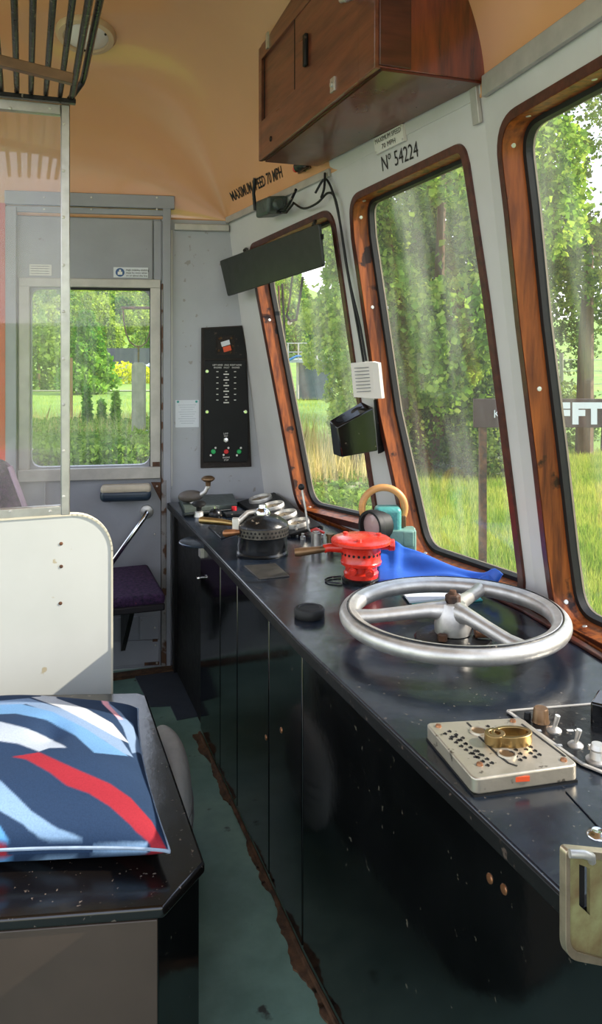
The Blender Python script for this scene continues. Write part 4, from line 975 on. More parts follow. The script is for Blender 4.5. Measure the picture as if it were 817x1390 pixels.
for i in range(4): m.obox(wpt((s0+s1)/2-.003, z1-(i+.7)*(z1-z0)/4.5, .0100), TW*((s1-s0)*.42), NW*.0003, UP*.0014)
m.build('text_lines', ink_grey, e)
e, s0, s1, z0, z1 = notice('wall_notice', 238, 543, 270, 580, .001, paper, 'white paper sheet pinned to the far wall left of the black panel', 'paper')
m = MB()
for i in range(9): m.obox(wpt((s0+s1)/2, z1-(i+2.2)*(z1-z0)/12, .0026), TW*((s1-s0)*(.38-.06*(i % 3))), NW*.0002, UP*.0009)
m.build('text_lines', pm('faint_ink', 'a9b2bb', .7), e)
m = MB()
for s in (s0+.012, s1-.012): m.lathe([(0, .005), (.005, .004), (.006, 0)], wpt(s, z1-.008, .002), NW, 10)
build_each(m, 'pin', pm('teal_pin', '3aa39a', .3), e)
# indicator panel
ip = empty('indicator_panel', fw(306, 634), 'tall black indicator panel with coloured buttons on the far wall', 'panel')
ol = [(273, 445), (328, 442), (334, 470), (337, 545), (341, 633), (272, 635)]
m = MB(); m.prism([fw(x, y, .0) for x, y in ol], NW*.014); back_p = m.build('back_board', pm('charred_board', '241a12', .7, var=.5, vs=30, bump=.4), ip, bevel=.002)
pl_ = [(277, 489), (333, 489), (336.5, 545), (337, 622), (334, 627), (276, 627)]
m = MB(); m.prism([fw(x, y, .014) for x, y in pl_], NW*.008); face = m.build('face_plate', pm('satin_black_plate', '131416', .5, var=.2, spec=.25), ip, bevel=.002)
ul = [(277, 447), (327, 444), (332, 470), (333, 486), (277, 487)]
hl = [fw(293, 456, .014), fw(318, 455, .014), fw(319, 481, .014), fw(294, 482, .014)]
m = MB(); m.holed([[fw(x, y, .014) for x, y in ul], hl], NW*.005); m.build('upper_plate', black_matte, ip)
m = MB(); c = fw(306, 466, .016); m.obox(c+TW*0-UP*.0, TW*.020+UP*.006, NW*.008, UP*.011-TW*.003); rel = m.build('relay_cover', paper, ip)
m = MB(); m.obox(c-UP*.026+TW*.008, TW*.018+UP*.005, NW*.008, UP*.012-TW*.003); m.build('relay_coil', orange_paint, ip)
m = MB()
for (x, y) in ((298, 460), (314, 459), (316, 470), (313, 478), (297, 476), (300, 459)): m.sphere(fw(x, y, .017), .006, 8)
build_each(m, 'terminal', bronze, ip)
def fbut(x, y, r, mat, name, h=.008):
    m = MB(); m.lathe([(0, h), (r*.8, h), (r, h*.6), (r, 0), (0, 0)], fw(x, y, .022), NW, 20); return m.build(name, mat, ip)
fbut(289.5, 613, .0115, green_btn, 'green_button'); fbut(307, 613, .0115, red_btn, 'red_button'); fbut(324.5, 613, .0115, green_btn, 'green_button')
for (x, y) in ((281, 504), (281, 559), (333, 559)): fbut(x, y, .009, chrome, 'fixing_screw', .005)
for (x, y) in ((292.5, 608), (286, 618), (310, 608), (303.5, 617.5), (327, 608), (321.5, 618)): fbut(x, y, .005, white_ink, 'lamp_stud', .003)
m = MB(); p = fw(306.5, 597, .022); m.lathe([(0, .006), (.012, .006), (.013, 0), (0, 0)], p, NW, 6); m.tube([p, p+NW*.03+UP*.006], [.004, .006], 10); m.build('toggle_switch', chrome, ip)
m = MB(); ts = .011
def ft(s, x, y, sz=ts, al='CENTER'): text_on(m, s, fw(x, y, .022), TW, UP, sz, NW, xs=.85, align=al, lift=.001)
for s, x, y in (('LEFT HAND', 295.5, 496.5), ('ENGINES', 295.5, 500), ('AXLE', 307.5, 496.5), ('FAULT', 307.5, 500), ('RIGHT HAND', 320, 496.5), ('ENGINES', 320, 500), ('LAMP', 306.5, 589.5), ('TEST', 306.5, 593), ('ENGINE', 307, 622), ('STOP', 307, 625.5)): ft(s, x, y)
for i in range(6):
    yy = 504.5+7.7*i
    for x in (295, 307, 319): p = fw(x, yy, .0225); m.obox(p, TW*.005, NW*.0004, UP*.0018)
    p = fw(307, yy+3.5, .0225); m.obox(p, TW*.013, NW*.0004, UP*.0028)
m.build('lettering', white_ink, ip, smooth=0)
# ------------------------------------------------------------------ wooden locker under the roof
LX = .827; LY0, LY1, LZ = 1.757, 2.77, 2.2
lk = empty('overhead_locker', (.95, 2.26, LZ), 'dark mahogany overhead locker fixed under the roof above the windows', 'cabinet')
def prof_at(y, zlo=LZ, top_in=.004):
    pts = [(LX, y, zlo), (xf(y)-.004-.0, y, zlo)]
    xs = [xf(y)-.004-(xf(y)-.004-LX)*(i/14)**1.6 for i in range(1, 15)]
    return pts+[(x, y, ceil_z(x, y)-top_in) for x in xs]
m = MB(); N_ = len(prof_at(2)); yy_ = [LY0+.02+(LY1-LY0-.02)*i/8 for i in range(9)]
vs = [p for y in yy_ for p in prof_at(y)]; fs = []
for i in range(8):
    for k in range(N_): l = (k+1) % N_; fs.append((i*N_+k, i*N_+l, (i+1)*N_+l, (i+1)*N_+k))
fs += [tuple(range(N_)), tuple(range(9*N_-1, 8*N_-1, -1))]
m.add(vs, fs); m.build('carcass', wood_locker, lk, smooth=20)
m = MB(); pp = prof_at(LY0+.02); xm = LX+.085
m.prism([(p[0], LY0, p[2]) for p in pp if True], (0, .02, 0)); m.build('end_panel', wood_end, lk, bevel=.002)
m = MB(); m.box(LX-.002, xm, LY0-.006, LY0+.004, LZ+.004, ceil_z(xm, LY0)-.02); m.build('end_stile', wood_dark, lk, bevel=.002)
m = MB(); m.prism([(LX+.01, LY0+.006, LZ), (xf(LY0)-.01, LY0+.006, LZ), (xf(LY1)-.01, LY1-.006, LZ), (LX+.01, LY1-.006, LZ)], (0, 0, -.006)); m.build('bottom_board', wood_under, lk)
X_ = lambda px, py: aX(px, py, LX)
zt_l = min(ceil_z(LX, LY0), ceil_z(LX, LY1))-.03
m = MB(); th_ = .014
for (y0, y1, z0, z1) in ((LY0+.10, LY1-.035, LZ-.004, X_(360, 165).z), (LY0+.10, LY1-.035, zt_l-.03, zt_l+.02), (LY1-.035, LY1, LZ-.004, zt_l+.02), (LY0, LY0+.10, LZ-.004, zt_l+.02)):
    m.box(LX-th_, LX+.002, y0, y1, z0, z1)
m.build('face_frame', wood_locker, lk, bevel=.002)
yd = X_(407, 80).y; zl0 = X_(360, 165).z
m = MB(); m.box(LX-.003, LX+.001, yd-.01, LY1-.035, zl0, zt_l-.03); m.build('sliding_door', wood_locker, lk)
m = MB(); m.box(LX-.010, LX+.001, LY0+.10, yd+.02, zl0, zt_l-.03); sd = m.build('sliding_door', wood_locker, lk, bevel=.001)
m = MB(); m.box(LX-.0106, LX-.004, yd+.018, yd+.026, zl0, zt_l-.03); m.box(LX-.0045, LX-.002, LY1-.043, LY1-.035, zl0, zt_l-.03); m.build('door_gap', gap_black, sd)
m = MB(); p = X_(421, 69); m.box(LX-.022, LX-.009, p.y-.012, p.y+.012, p.z-.05, p.z+.05); m.build('door_handle', black_matte, sd, bevel=.004)
m = MB(); p = X_(459, 116); m.obox(V((LX-.016, p.y, p.z)), (.003, 0, 0), (0, .016, 0), (0, 0, .02)); m.cyl((LX-.018, p.y, p.z), (LX-.024, p.y, p.z), .008, 12); m.build('catch_plate', steel, lk, bevel=.001)
m = MB(); p = X_(373, 189); m.lathe([(0, .004), (.008, .004), (.010, 0), (0, 0)], (LX-.014, p.y, p.z), (-1, 0, 0), 14); m.build('keyhole', black_matte, lk)
m = MB(); p = X_(369, 56); m.obox(V((LX-.017, p.y, p.z)), (.003, 0, 0), (0, .010, 0), (0, 0, .028)); m.build('hinge', steel, lk)
m = MB(); p = X_(487, 2); m.tube([V((LX-.014, p.y, p.z+.01)), V((LX-.05, p.y, p.z-.004)), V((LX-.05, p.y-.03, p.z-.01))], .008, 10); m.sphere((LX-.05, p.y-.035, p.z-.01), .014, 12); m.build('turn_catch', steel, lk)
# ------------------------------------------------------------------ blind, wiper motor, cables on the front wall
cs, c0, n = fac['far']; inn = -n
bd = empty('sun_blind', aP(372, 352, c0, n, -.09), 'dark green tilted sun blind board across the top of the far window', 'blind')
Pq = lambda px, py, off=-.09: aP(px, py, c0, n, off)
m = MB(); m.prism(round_poly([Pq(301, 354), Pq(436, 303), Pq(442, 361), Pq(312, 402)], .012, 4), inn*.012); m.build('blind_board', blind_green, bd, bevel=.003)
m = MB(); m.tube([Pq(332, 340, -.085), Pq(334, 338, -.0)], .008, 8); m.tube([Pq(425, 308, -.085), Pq(428, 300, .0)], .008, 8)
for (x, y) in ((440, 322), (441, 350)): a = Pq(x-6, y, -.088); m.obox(a, V((0, -.03, -.002)), V((.004, 0, 0)), V((0, 0, .010)))
build_each(m, 'blind_bracket', black_matte, bd)
wmn = empty('wiper_motor', Pq(366, 280, -.05), 'grey-green wiper motor with upright handle above the far window', 'motor')
ez = (Pq(366, 262, -.05)-Pq(366, 298, -.05)).normalized(); e1_ = (Pq(392, 272, -.05)-Pq(346, 290, -.05)).normalized()
c = Pq(368, 281, -.05)
m = MB(); m.obox(c, e1_*.062, n*.045, ez*.036); m.cyl(c-e1_*.05, c-e1_*.085, .032, 20); m.cyl(c+e1_*.05, c+e1_*.08, .026, 20); m.build('motor_body', motor_green, wmn, bevel=.012, seg=3)
m = MB(); m.tube([c-e1_*.07-n*.04+ez*-.0, c-e1_*.075-n*.045+ez*.07, c-e1_*.06-n*.045+ez*.13], [.008, .007, .008], 10); m.build('park_handle', cast_black, wmn)
m = MB(); m.tube(spline([c+e1_*.05-ez*.02, c+e1_*.12-ez*.03, c+e1_*.17-ez*.01, c+e1_*.22+ez*.03]), .006, 8); m.tube([c+e1_*.05-ez*.03, c+e1_*.14-ez*.045, c+e1_*.2-ez*.02], .005, 8); build_each(m, 'motor_pipe', cast_black, wmn)
# black fitting beneath the locker
fc = on_ceil(414, 227); m = MB(); t_ = (on_ceil(430, 219)-fc).normalized(); hn = CBVH.find_nearest(fc)[1]; hn = hn if hn.dot(EYE-fc) > 0 else -hn
m.tube([fc-t_*.03+hn*.02, fc+hn*.03, fc+t_*.06+hn*.022], [.012, .022, .012], 12); m.cyl(fc-hn*.01, fc+hn*.03, .018, 14)
fit = empty('roof_fitting', fc, 'small black fitting on the roof edge under the far end of the locker', 'fitting'); m.build('fitting_body', cast_black, fit)
m = MB(); m.sphere(fc-t_*.03+hn*.025, .014, 12); m.build('fitting_knob', red_paint, fit)
m = MB(); m.obox(fc+hn*.005, t_*.05, hn*.004, hn.cross(t_)*.016); m.build('fitting_plate', bronze, fit, bevel=.002)
cs, c0m, nm = fac['mid']
Mq = lambda px, py, off=-.03: aP(px, py, c0m, nm, off)
cab = MB()
for pts in ([(428, 262), (441, 243), (452, 262), (461, 300), (470, 360), (481, 420), (490, 470), (494, 495)], [(398, 275), (412, 283), (430, 276), (445, 262), (455, 270), (463, 312), (474, 380), (488, 440), (497, 490)], [(441, 235), (440, 255), (436, 268)]):
    cab.tube(spline([Mq(x, y, -.022 if x > 440 else -.045) for x, y in pts]), .0045, 8)
tag(cab.build('wiper_cable', rubber, loc=Mq(470, 360)), 'black cables drooping down the pillar between far and middle windows', 'cable')
# notepad and cup holder on the pillar
np_ = empty('note_card', Mq(497, 541, -.02), 'cream card of printed notes fixed to the pillar above the cup holder', 'card')
o_ = -.018
m = MB(); m.prism([Mq(476, 493, o_-.05), Mq(505, 491, o_-.012), Mq(508, 541, o_-.012), Mq(480, 539, o_-.05)], nm*.012); m.prism([Mq(505, 491, o_-.012), Mq(513, 493, o_), Mq(518, 541, o_), Mq(508, 541, o_-.012)], nm*.012); cd = m.build('card_pad', paper_pad, np_, smooth=0)
m = MB()
for i in range(8):
    y = 500+i*4.6; a = Mq(479+i*.5, y, o_-.052); b = Mq(502+i*.4, y-1.5, o_-.018); m.obox((a+b)/2, (b-a)/2*.85, UP*.0013, (b-a).cross(UP).normalized()*.0004)
m.build('text_lines', ink_grey, np_)
ch = empty('cup_holder', Mq(490, 620, -.02), 'black box-shaped cup holder with two holes fixed to the window pillar', 'holder')
w0 = (Mq(512, 590, -.01)-EYE).dot(FW)
A_ = [aW(447, 571, w0-.05), aW(457, 580, w0-.10), aW(507, 553, w0-.055), aW(491, 545, w0+.02)]
B_ = [aW(452, 617, w0-.06), aW(464, 621, w0-.09), aW(513, 612, w0-.045), aW(500, 609, w0+.01)]
m = MB(); m.add(A_+B_, [(0, 1, 2, 3), (7, 6, 5, 4), (0, 4, 5, 1), (1, 5, 6, 2), (2, 6, 7, 3), (3, 7, 4, 0)]); hb = m.build('holder_body', black_gloss, ch, bevel=.004)
m = MB(); tn = (A_[1]-A_[0]).cross(A_[3]-A_[0]).normalized(); tn = tn if tn.z > 0 else -tn
for t in (.27, .70):
    p = ((A_[0]+A_[1])/2).lerp((A_[2]+A_[3])/2, t); ua = (A_[3]-A_[0]).normalized(); ub = (A_[1]-A_[0]); ub = (ub-ua*ub.dot(ua)).normalized()
    m.add([p+tn*.001+ua*.026*math.cos(2*PI*k/24)+ub*.017*math.sin(2*PI*k/24) for k in range(24)], [tuple(range(24))])
m.build('cup_hole', gap_black, hb)
m = MB(); m.prism([aW(507, 543, w0-.03), aW(516, 548, w0-.01), aW(520, 612, w0-.01), aW(513, 616, w0-.03)], nm*.012); m.build('mounting_plate', black_matte, ch)
# ------------------------------------------------------------------ outside
GZ = -.9
def gz(x, y):
    return GZ
nR, nC = 40, 48; vs = []; fs = []
def terr(r, a):
    h = GZ
    if r > 170: h = GZ+min(1.3, (r-170)/220)*40*(1+.12*math.sin(a*3))*max(.35, min(1, 1-(a-.33)/.09*.65))
    return h+.05*math.sin(r*.8+a*9)*min(1, r/10)*(1 if r < 60 else 1)
rs_ = [.0]+[1.5*1.17**i for i in range(38)]
g = MB()
for r in rs_:
    for k in range(nC):
        a = 2*PI*k/nC; vs.append((r*math.sin(a), r*math.cos(a), terr(r, a) if r > 6 else GZ))
for j in range(len(rs_)-1):
    for k in range(nC): l = (k+1) % nC; fs.append((j*nC+k, j*nC+l, (j+1)*nC+l, (j+1)*nC+k))
g.add(vs, fs)
grass_ground = pm('grass_field', '86a035', .9, var=.3, vs=.35, col2='5f8227', bump=.4, bs=6)
g.build('ground', grass_ground, kind='structure', smooth=60)
def leafcloud(n, centre_fn, size, flat=0.0, seed=0, elong=1.0):
    """n leaf blades, each a folded pointed quad, as numpy arrays"""
    rg = np.random.RandomState(seed); c = centre_fn(n, rg); m = len(c)
    d = rg.normal(size=(m, 3)); d[:, 2] *= (1-flat); d /= np.linalg.norm(d, axis=1)[:, None]
    e = rg.normal(size=(m, 3)); e -= d*(e*d).sum(1)[:, None]; e /= np.linalg.norm(e, axis=1)[:, None]
    s = size*(.6+.8*rg.rand(m))[:, None]
    nr = np.cross(d, e)
    q = np.stack([c-d*s*.5*elong, c+e*s*.42+nr*s*.1, c+d*s*.5*elong, c-e*s*.42+nr*s*.1], 1).reshape(-1, 3)
    f = np.arange(m*4).reshape(-1, 4); return q, f
def np_mesh(name, v, f, mat):
    me = bpy.data.meshes.new(name); n, k = f.shape
    me.vertices.add(len(v)); me.vertices.foreach_set('co', v.astype(np.float32).ravel())
    me.loops.add(n*k); me.loops.foreach_set('vertex_index', f.astype(np.int32).ravel())
    me.polygons.add(n); me.polygons.foreach_set('loop_start', (np.arange(n)*k).astype(np.int32))
    me.update(calc_edges=True); me.materials.append(mat); return me
def crown(blobs, per, spread=.85):
    """leaf positions on the shells of several blobs"""
    def fn(n, rg):
        out = []
        for (x, y, z, r, rz) in blobs:
            d = rg.normal(size=(per, 3)); d /= np.linalg.norm(d, axis=1)[:, None]
            rr = (spread+(1.08-spread)*rg.rand(per))[:, None]; clump = (1+.22*np.sin(d[:, 0]*7+x*3)*np.sin(d[:, 1]*8+y)*np.sin(d[:, 2]*7+z))[:, None]
            out.append(np.array([[x, y, z]])+d*rr*clump*np.array([[r, r, rz]]))
        return np.concatenate(out)
    return fn
lm_maple = leaf_mat('maple_leaf', '3c6026', '7aa044', 'c0d066', 1.2, .55)
lm_dark = leaf_mat('dark_leaf', '213a18', '4d6e30', '8a9c4c', .8, .45)
lm_hill = leaf_mat('hill_leaf', '1c4a1e', '4d7f2a', 'a3b848', .07, .3)
lm_con = leaf_mat('conifer_leaf', '1c4a1a', '3f7d28', '86ab44', .2, .3)
lm_under = leaf_mat('undergrowth_leaf', '1f4414', '4a7326', '86a048', 1.2, .35)
lm_weed = leaf_mat('weed_leaf', '3c6a1c', '7f9e34', 'c2c05a', 1.5, .4)
lm_grass = leaf_mat('grass_blade', '4c7720', '82a43a', 'bcc262', .9, .45)
lm_straw = leaf_mat('straw_blade', '7d8a3c', 'b3a962', 'd8c58a', 1.5, .35)
lm_yel = leaf_mat('yellow_leaf', '8c9a1c', 'c9cc2e', 'e6e35c', 1, .4)
bark = pm('tree_bark', '6a5138', .9, var=.4, vs=4, stretch=(3, 3, .6), bump=.5, bs=10)
def trunk(m, pts, rs): m.tube([V(p) for p in pts], rs, 10)
def tree(name, label, base, blobs, per, size, mat, stems, seed, group=None, cat='tree'):
    e = empty(name, base, label, cat, group)
    v, f = leafcloud(0, crown(blobs, per), size, seed=seed)
    o = bpy.data.objects.new('foliage', np_mesh('foliage', v, f, mat)); C.objects.link(o); o.parent = e
    m = MB(); b = V(base)
    for pts, rs in stems: m.tube([b+V(p) for p in pts], rs, 8)
    m.build('trunk', bark, e); return e
def dirp(px, w, z=0): p = aW(px, HY, w); return V((p.x, p.y, z))
def blobset(seed, R, H, z0, n, r, squash=.8):
    rg = random.Random(seed); out = [(0, 0, z0+H*.5, R*.62, H*.36)]
    for i in range(n):
        a = rg.random()*2*PI; t = (i+.5)/n; z = z0+H*t; rr = R*math.sqrt(max(.12, 1-(2*t-.95)**2))*(.55+.4*rg.random())
        out.append((math.cos(a)*rr, math.sin(a)*rr, z, r*(.75+.5*rg.random()), r*squash))
    return out
# the leafy tree behind the middle window and its neighbours
b = dirp(600, 15.2, GZ)
tree('maple_tree', 'big leafy broadleaf tree filling the middle window', b, blobset(1, 2.35, 10.5, 1.5, 40, .95), 1700, .13, lm_maple,
     [([(-.1, 0, 0), (-.05, .1, 1.6), (0, .1, 4), (.1, 0, 8)], [.15, .13, .10, .04]), ([(-.75, .2, 0), (-.8, .1, 2.2), (-1.1, 0, 4.4)], [.13, .11, .04]), ([(0, .1, 1.6), (.5, .0, 2.6), (.9, -.1, 3.4)], [.05, .04, .02])], 11)
b = dirp(810, 17.5, GZ)
tree('shade_tree', 'dark broadleaf tree behind the sign, in the right-hand window', b, blobset(2, 3.1, 11, 3.3, 34, 1.0), 1000, .115, lm_dark,
     [([(-.35, 0, 0), (-.3, 0, 2.4), (-.2, 0, 5)], [.2, .17, .08]), ([(.5, .3, 0), (.6, .3, 3)], [.12, .06])], 12)
b = dirp(482, 14, GZ)
tree('young_maple', 'young light green tree beside the gantry in the far window', b, blobset(3, .62, 4.4, .9, 20, .42), 1000, .085, lm_maple,
     [([(0, 0, 0), (0, 0, 2), (.1, 0, 4)], [.08, .06, .03])], 13)
b = dirp(712, 28, GZ)
tree('shade_tree', 'dense green tree glimpsed behind the pillar between middle and right windows', b, blobset(4, 2.4, 9.5, 1.6, 28, 1.0), 900, .13, lm_dark, [([(0, 0, 0), (0, 0, 3)], [.16, .1])], 14)
b = dirp(590, 20, GZ)
tree('hedge_tree', 'darker bushy tree standing behind the big leafy tree', b, blobset(5, 1.9, 7.6, .8, 24, .9), 800, .14, lm_dark, [([(0, 0, 0), (0, 0, 3)], [.14, .1])], 15)
b = dirp(960, 21.0, GZ)
tree('shade_tree', 'dark tree at the right edge of the right-hand window', b, blobset(6, 2.2, 10, 3.6, 22, .9), 800, .115, lm_dark, [([(0, 0, 0), (0, 0, 3)], [.14, .1])], 16)
# shrubs under the trees
for i, (px, w, R, lab) in enumerate(((545, 15.5, 1.0, 'low shrub at the left foot of the big leafy tree'), (630, 16, 1.2, 'low shrub under the big leafy tree, left of the sign'), (672, 14.6, .85, 'low shrub behind the left end of the sign'), (735, 19, 1.3, 'low dark shrub behind the sign, seen beside the pillar'))):
    b = dirp(px, w, GZ); v, f = leafcloud(0, crown([(0, 0, R*.6, R, R*.75), (R*.6, .1, R*.5, R*.6, R*.5), (-R*.6, .1, R*.5, R*.6, R*.5)], 2200), .085, seed=40+i)
    o = bpy.data.objects.new('shrub', np_mesh('shrub', v, f, lm_dark)); C.objects.link(o); o.location = b; tag(o, lab, 'shrub')
# conifer and bushes on the lawn behind the door window
b = dirp(118, 42, GZ)
def cone_fn(n, rg):
    n = 6500; t = rg.rand(n)**.8; a = rg.rand(n)*2*PI; r = (1.65*(1-t*.86)*np.minimum(1, .6+t*6))*(.72+.34*rg.rand(n)); r *= 1+.18*np.sin(a*5+t*20)
    return np.stack([r*np.cos(a), r*np.sin(a), .15+t*4.3], 1)
e = empty('round_conifer', b, 'bushy dark green conifer on the lawn beyond the door window', 'tree')
v, f = leafcloud(0, cone_fn, .26, seed=21); o = bpy.data.objects.new('foliage', np_mesh('foliage', v, f, lm_con)); C.objects.link(o); o.parent = e
m = MB(); m.tube([b, b+UP*2], [.15, .1], 8); m.build('trunk', bark, e)
b = dirp(52, 46, GZ)
tree('garden_tree', 'light green loose tree left of the dark conifer', b, blobset(7, 1.9, 3.6, .2, 16, .7), 260, .28, lm_under, [([(0, 0, 0), (0, 0, 2.4)], [.12, .08])], 22)
b = dirp(168, 55, GZ); v, f = leafcloud(0, crown([(0, 0, .7, 1.7, .75), (1.4, 0, .5, 1, .6), (-1.6, 0, .5, 1, .6)], 700), .22, seed=23)
o = bpy.data.objects.new('shrub', np_mesh('shrub', v, f, lm_yel)); C.objects.link(o); o.location = b; tag(o, 'bright yellow-green bush in front of the dark roofed house', 'shrub')
# house beyond the lawn
h = dirp(180, 62, GZ-.75); ho = empty('house', h, 'low house with a long dark slate roof beyond the lawn', 'house')
def hp(a, b_, z): return h+RT*a+FW*b_+UP*z
m = MB(); m.obox(hp(0, 2.5, 1.0), RT*3.0, FW*2.2, UP*1.0); m.build('walls', pm('house_wall', 'b9b3a6', .8, var=.1), ho)
m = MB(); m.prism([hp(-3.3, -.1, 1.35), hp(-3.3, 2.5, 3.3), hp(-3.3, 5.1, 1.35)], RT*6.6); m.build('roof', pm('slate_roof', '24272b', .75, var=.25, vs=3), ho)
m = MB(); m.prism([hp(.9, .2, 1.75), hp(2.5, .2, 1.75), hp(2.5, 1.0, 2.35), hp(1.6, 1.0, 2.35)], V((0, -.1, .1))); m.build('roof_light', pm('pale_roof_sheet', 'aeb8c4', .3, var=.1), ho)
m = MB(); m.obox(hp(-1.6, .25, 1.1), RT*.6, FW*.06, UP*.4); m.build('window', pm('house_window', '596570', .2), ho)
# hillside woods
variants = []
for i in range(3):
    v, f = leafcloud(0, crown([(0, 0, 4.2, 2.9, 3.4), (1.6, .5, 3.2, 1.9, 2), (-1.6, -.4, 3.0, 1.9, 2), (.3, -1.4, 5.4, 1.7, 1.9), (-.5, -.9, 6.6, 1.2, 1.4)] if i < 2 else [(0, 0, 2.2, 2.2, 1.6), (0, 0, 4.0, 1.8, 1.6), (0, 0, 5.8, 1.3, 1.5), (0, 0, 7.4, .8, 1.3), (0, 0, 8.6, .35, 1.0)], 420), .62, seed=60+i)
    variants.append(np_mesh('hill_tree', v, f, lm_hill if i < 2 else lm_con))
rg = random.Random(5); cnt = 0
for row in range(12):
    r = 176+row*21
    for px in range(-20, 500, 1):
        step = 4.2*1060/r
        if (px+20) % max(3, int(step)): continue
        pxj = px+rg.uniform(-.35, .35)*step
        if 225 < pxj < 350: continue
        if pxj > 470 and row > 1: continue
        if pxj > 405 and row > 4: continue
        p = dirp(pxj, r*(.97+.06*rg.random())); a = math.atan2(p.x, p.y); z = terr(math.hypot(p.x, p.y), a)
        me = variants[2 if rg.random() < (.35 if row > 4 else .10) else rg.randint(0, 1)]
        o = bpy.data.objects.new('hillside_tree', me); C.objects.link(o); o.location = (p.x, p.y, z-.3); s = rg.uniform(.75, 1.2)*.9; o.scale = (s, s, s*rg.uniform(.9, 1.15)); o.rotation_euler = (0, 0, rg.random()*6)
        tag(o, 'one of the green trees covering the distant wooded hillside', 'tree', 'trees on the distant hillside'); cnt += 1
print('hill trees', cnt)
# grass and weeds (nobody could count the blades)
def blades(pos, h, wd, seed, lean=.35):
    rg = np.random.RandomState(seed); m = len(pos); a = rg.rand(m)*2*PI; hh = (h*(.5+.8*rg.rand(m)))[:, None]
    s = np.stack([np.cos(a), np.sin(a), np.zeros(m)], 1)*wd*.5; b = rg.rand(m)*2*PI; ln = np.stack([np.cos(b), np.sin(b), np.zeros(m)], 1)*hh*lean*rg.rand(m)[:, None]
    up = np.array([[0, 0, 1.0]])*hh
    q = np.stack([pos-s, pos+s, pos+s*.6+up*.6+ln*.4, pos+up+ln, pos-s*.6+up*.6+ln*.4], 1).reshape(-1, 3)
    return q, np.arange(m*5).reshape(-1, 5)
def scatter(px0, px1, w0, w1, n, seed, pw=1.6):
    rg = np.random.RandomState(seed); px = px0+(px1-px0)*rg.rand(n); w = w0+(w1-w0)*rg.rand(n)**pw
    u = (px-CX)/F*w; x = RT.x*u+FW.x*w; y = RT.y*u+FW.y*w; return np.stack([x, y, np.full(n, GZ)], 1)
def stuff(name, label, cat, v, f, mat):
    o = bpy.data.objects.new(name, np_mesh(name, v, f, mat)); C.objects.link(o); tag(o, label, cat, None, 'stuff'); return o
P_ = np.concatenate([scatter(380, 880, 4.2, 18, 150000, 1, 1.2), scatter(-20, 520, 9, 40, 26000, 2)])
v, f = blades(P_, .16, .014, 3); stuff('meadow_grass', 'short bright green grass growing outside the windows', 'grass', v, f, lm_grass)
P_ = np.concatenate([scatter(370, 520, 12, 20, 1800, 4), scatter(30, 215, 15, 21, 3800, 5)])
v, f = blades(P_, .8, .016, 6, .3); stuff('tall_straw', 'tall pale seeding grass in the far and door windows', 'grass', v, f, lm_straw)
def weed_fn(n, rg):
    p = np.concatenate([scatter(20, 240, 12.5, 18, 60000, 7, 1), scatter(380, 520, 9, 13, 12000, 8, 1)]); p[:, 2] += rg.rand(len(p))**1.5*np.where(p[:, 0]/p[:, 1] < .2, .85, .4); return p
v, f = leafcloud(0, weed_fn, .065, seed=24, elong=1.5); stuff('undergrowth', 'leafy green weeds growing beside the track', 'weeds', v, f, lm_under)
# flowers, spikes: tall weed stalks by the door
for i, px in enumerate((118, 157, 138)):
    b = dirp(px, 17.2+i*.5, GZ); hgt = (1.55, 1.45, 1.2)[i]
    def sp_fn(n, rg, b=b, hgt=hgt):
        t = rg.rand(420); a = rg.rand(420)*2*PI; r = .11*(1.05-t)+.02
        return np.stack([b.x+r*np.cos(a), b.y+r*np.sin(a), b.z+.3+t*(hgt-.3)], 1)
    v, f = leafcloud(0, sp_fn, .11, seed=30+i, elong=1.6); v -= np.array([[b.x, b.y, b.z]])
    e = empty('weed_spire', b, ('upright leafy weed, leftmost of the three beyond the door window', 'upright leafy weed nearest the concrete post', 'shorter upright leafy weed between the two taller ones')[i], 'plant')
    o = bpy.data.objects.new('leaves', np_mesh('leaves', v, f, lm_con)); C.objects.link(o); o.parent = e
    m = MB(); m.tube([b, b+UP*hgt], [.012, .005], 6); m.build('stem', lm_weed, e)
tb = MB(); tb.prism([V((-40, -14, GZ+.02)), V((3.2, -14, GZ+.02)), V((3.2, 4.4, GZ+.02)), V((-40, 4.4, GZ+.02))], (0, 0, .08)); tb.build('track_bed', pm('ballast', 'a8988a', .95, var=.4, vs=20, bump=.6, bs=40), kind='structure')
# road across the lawn
a, b_ = dirp(-60, 44), dirp(420, 44); m = MB(); m.prism([V((a.x, a.y, GZ+.07)), V((b_.x, b_.y, GZ+.07)), V((b_.x, b_.y, GZ+.07))+FW*.7, V((a.x, a.y, GZ+.07))+FW*.7], (0, 0, .03)); m.build('path', pm('pale_path', '9d9a80', .9, var=.1), kind='structure')
# concrete post with hoop
wv = 15.5; b = dirp(187, wv, GZ); k_ = wv/1060
cp = empty('concrete_post', b, 'grey concrete post with a metal hoop beyond the door window', 'post')
ztop = 1.5-(492-475)*k_; m = MB(); hw_ = 8.5*k_
m.prism([b+RT*-hw_, b+RT*hw_, b+RT*hw_+UP*(ztop-GZ-.06), b+RT*hw_*.6+UP*(ztop-GZ), b-RT*hw_*.6+UP*(ztop-GZ), b-RT*hw_+UP*(ztop-GZ-.06)], FW*.2); m.build('post', pm('weathered_concrete', '8d8a7c', .9, var=.3, vs=6, bump=.3, bs=40), cp, bevel=.01)
hp_ = lambda px, py: aW(px, py, wv+.1)
m = MB(); m.tube([hp_(188, 493), hp_(188, 471)], .02, 8); m.tube([hp_(x, y) for x, y in ((167, 421), (168, 435), (171, 452), (176, 464), (184, 470), (192, 470), (199, 464), (203, 452), (206, 435), (207, 421))], .016, 8); m.tube([hp_(165, 418), hp_(209, 418)], .03, 8); build_each(m, 'hoop_rod', rust, cp)
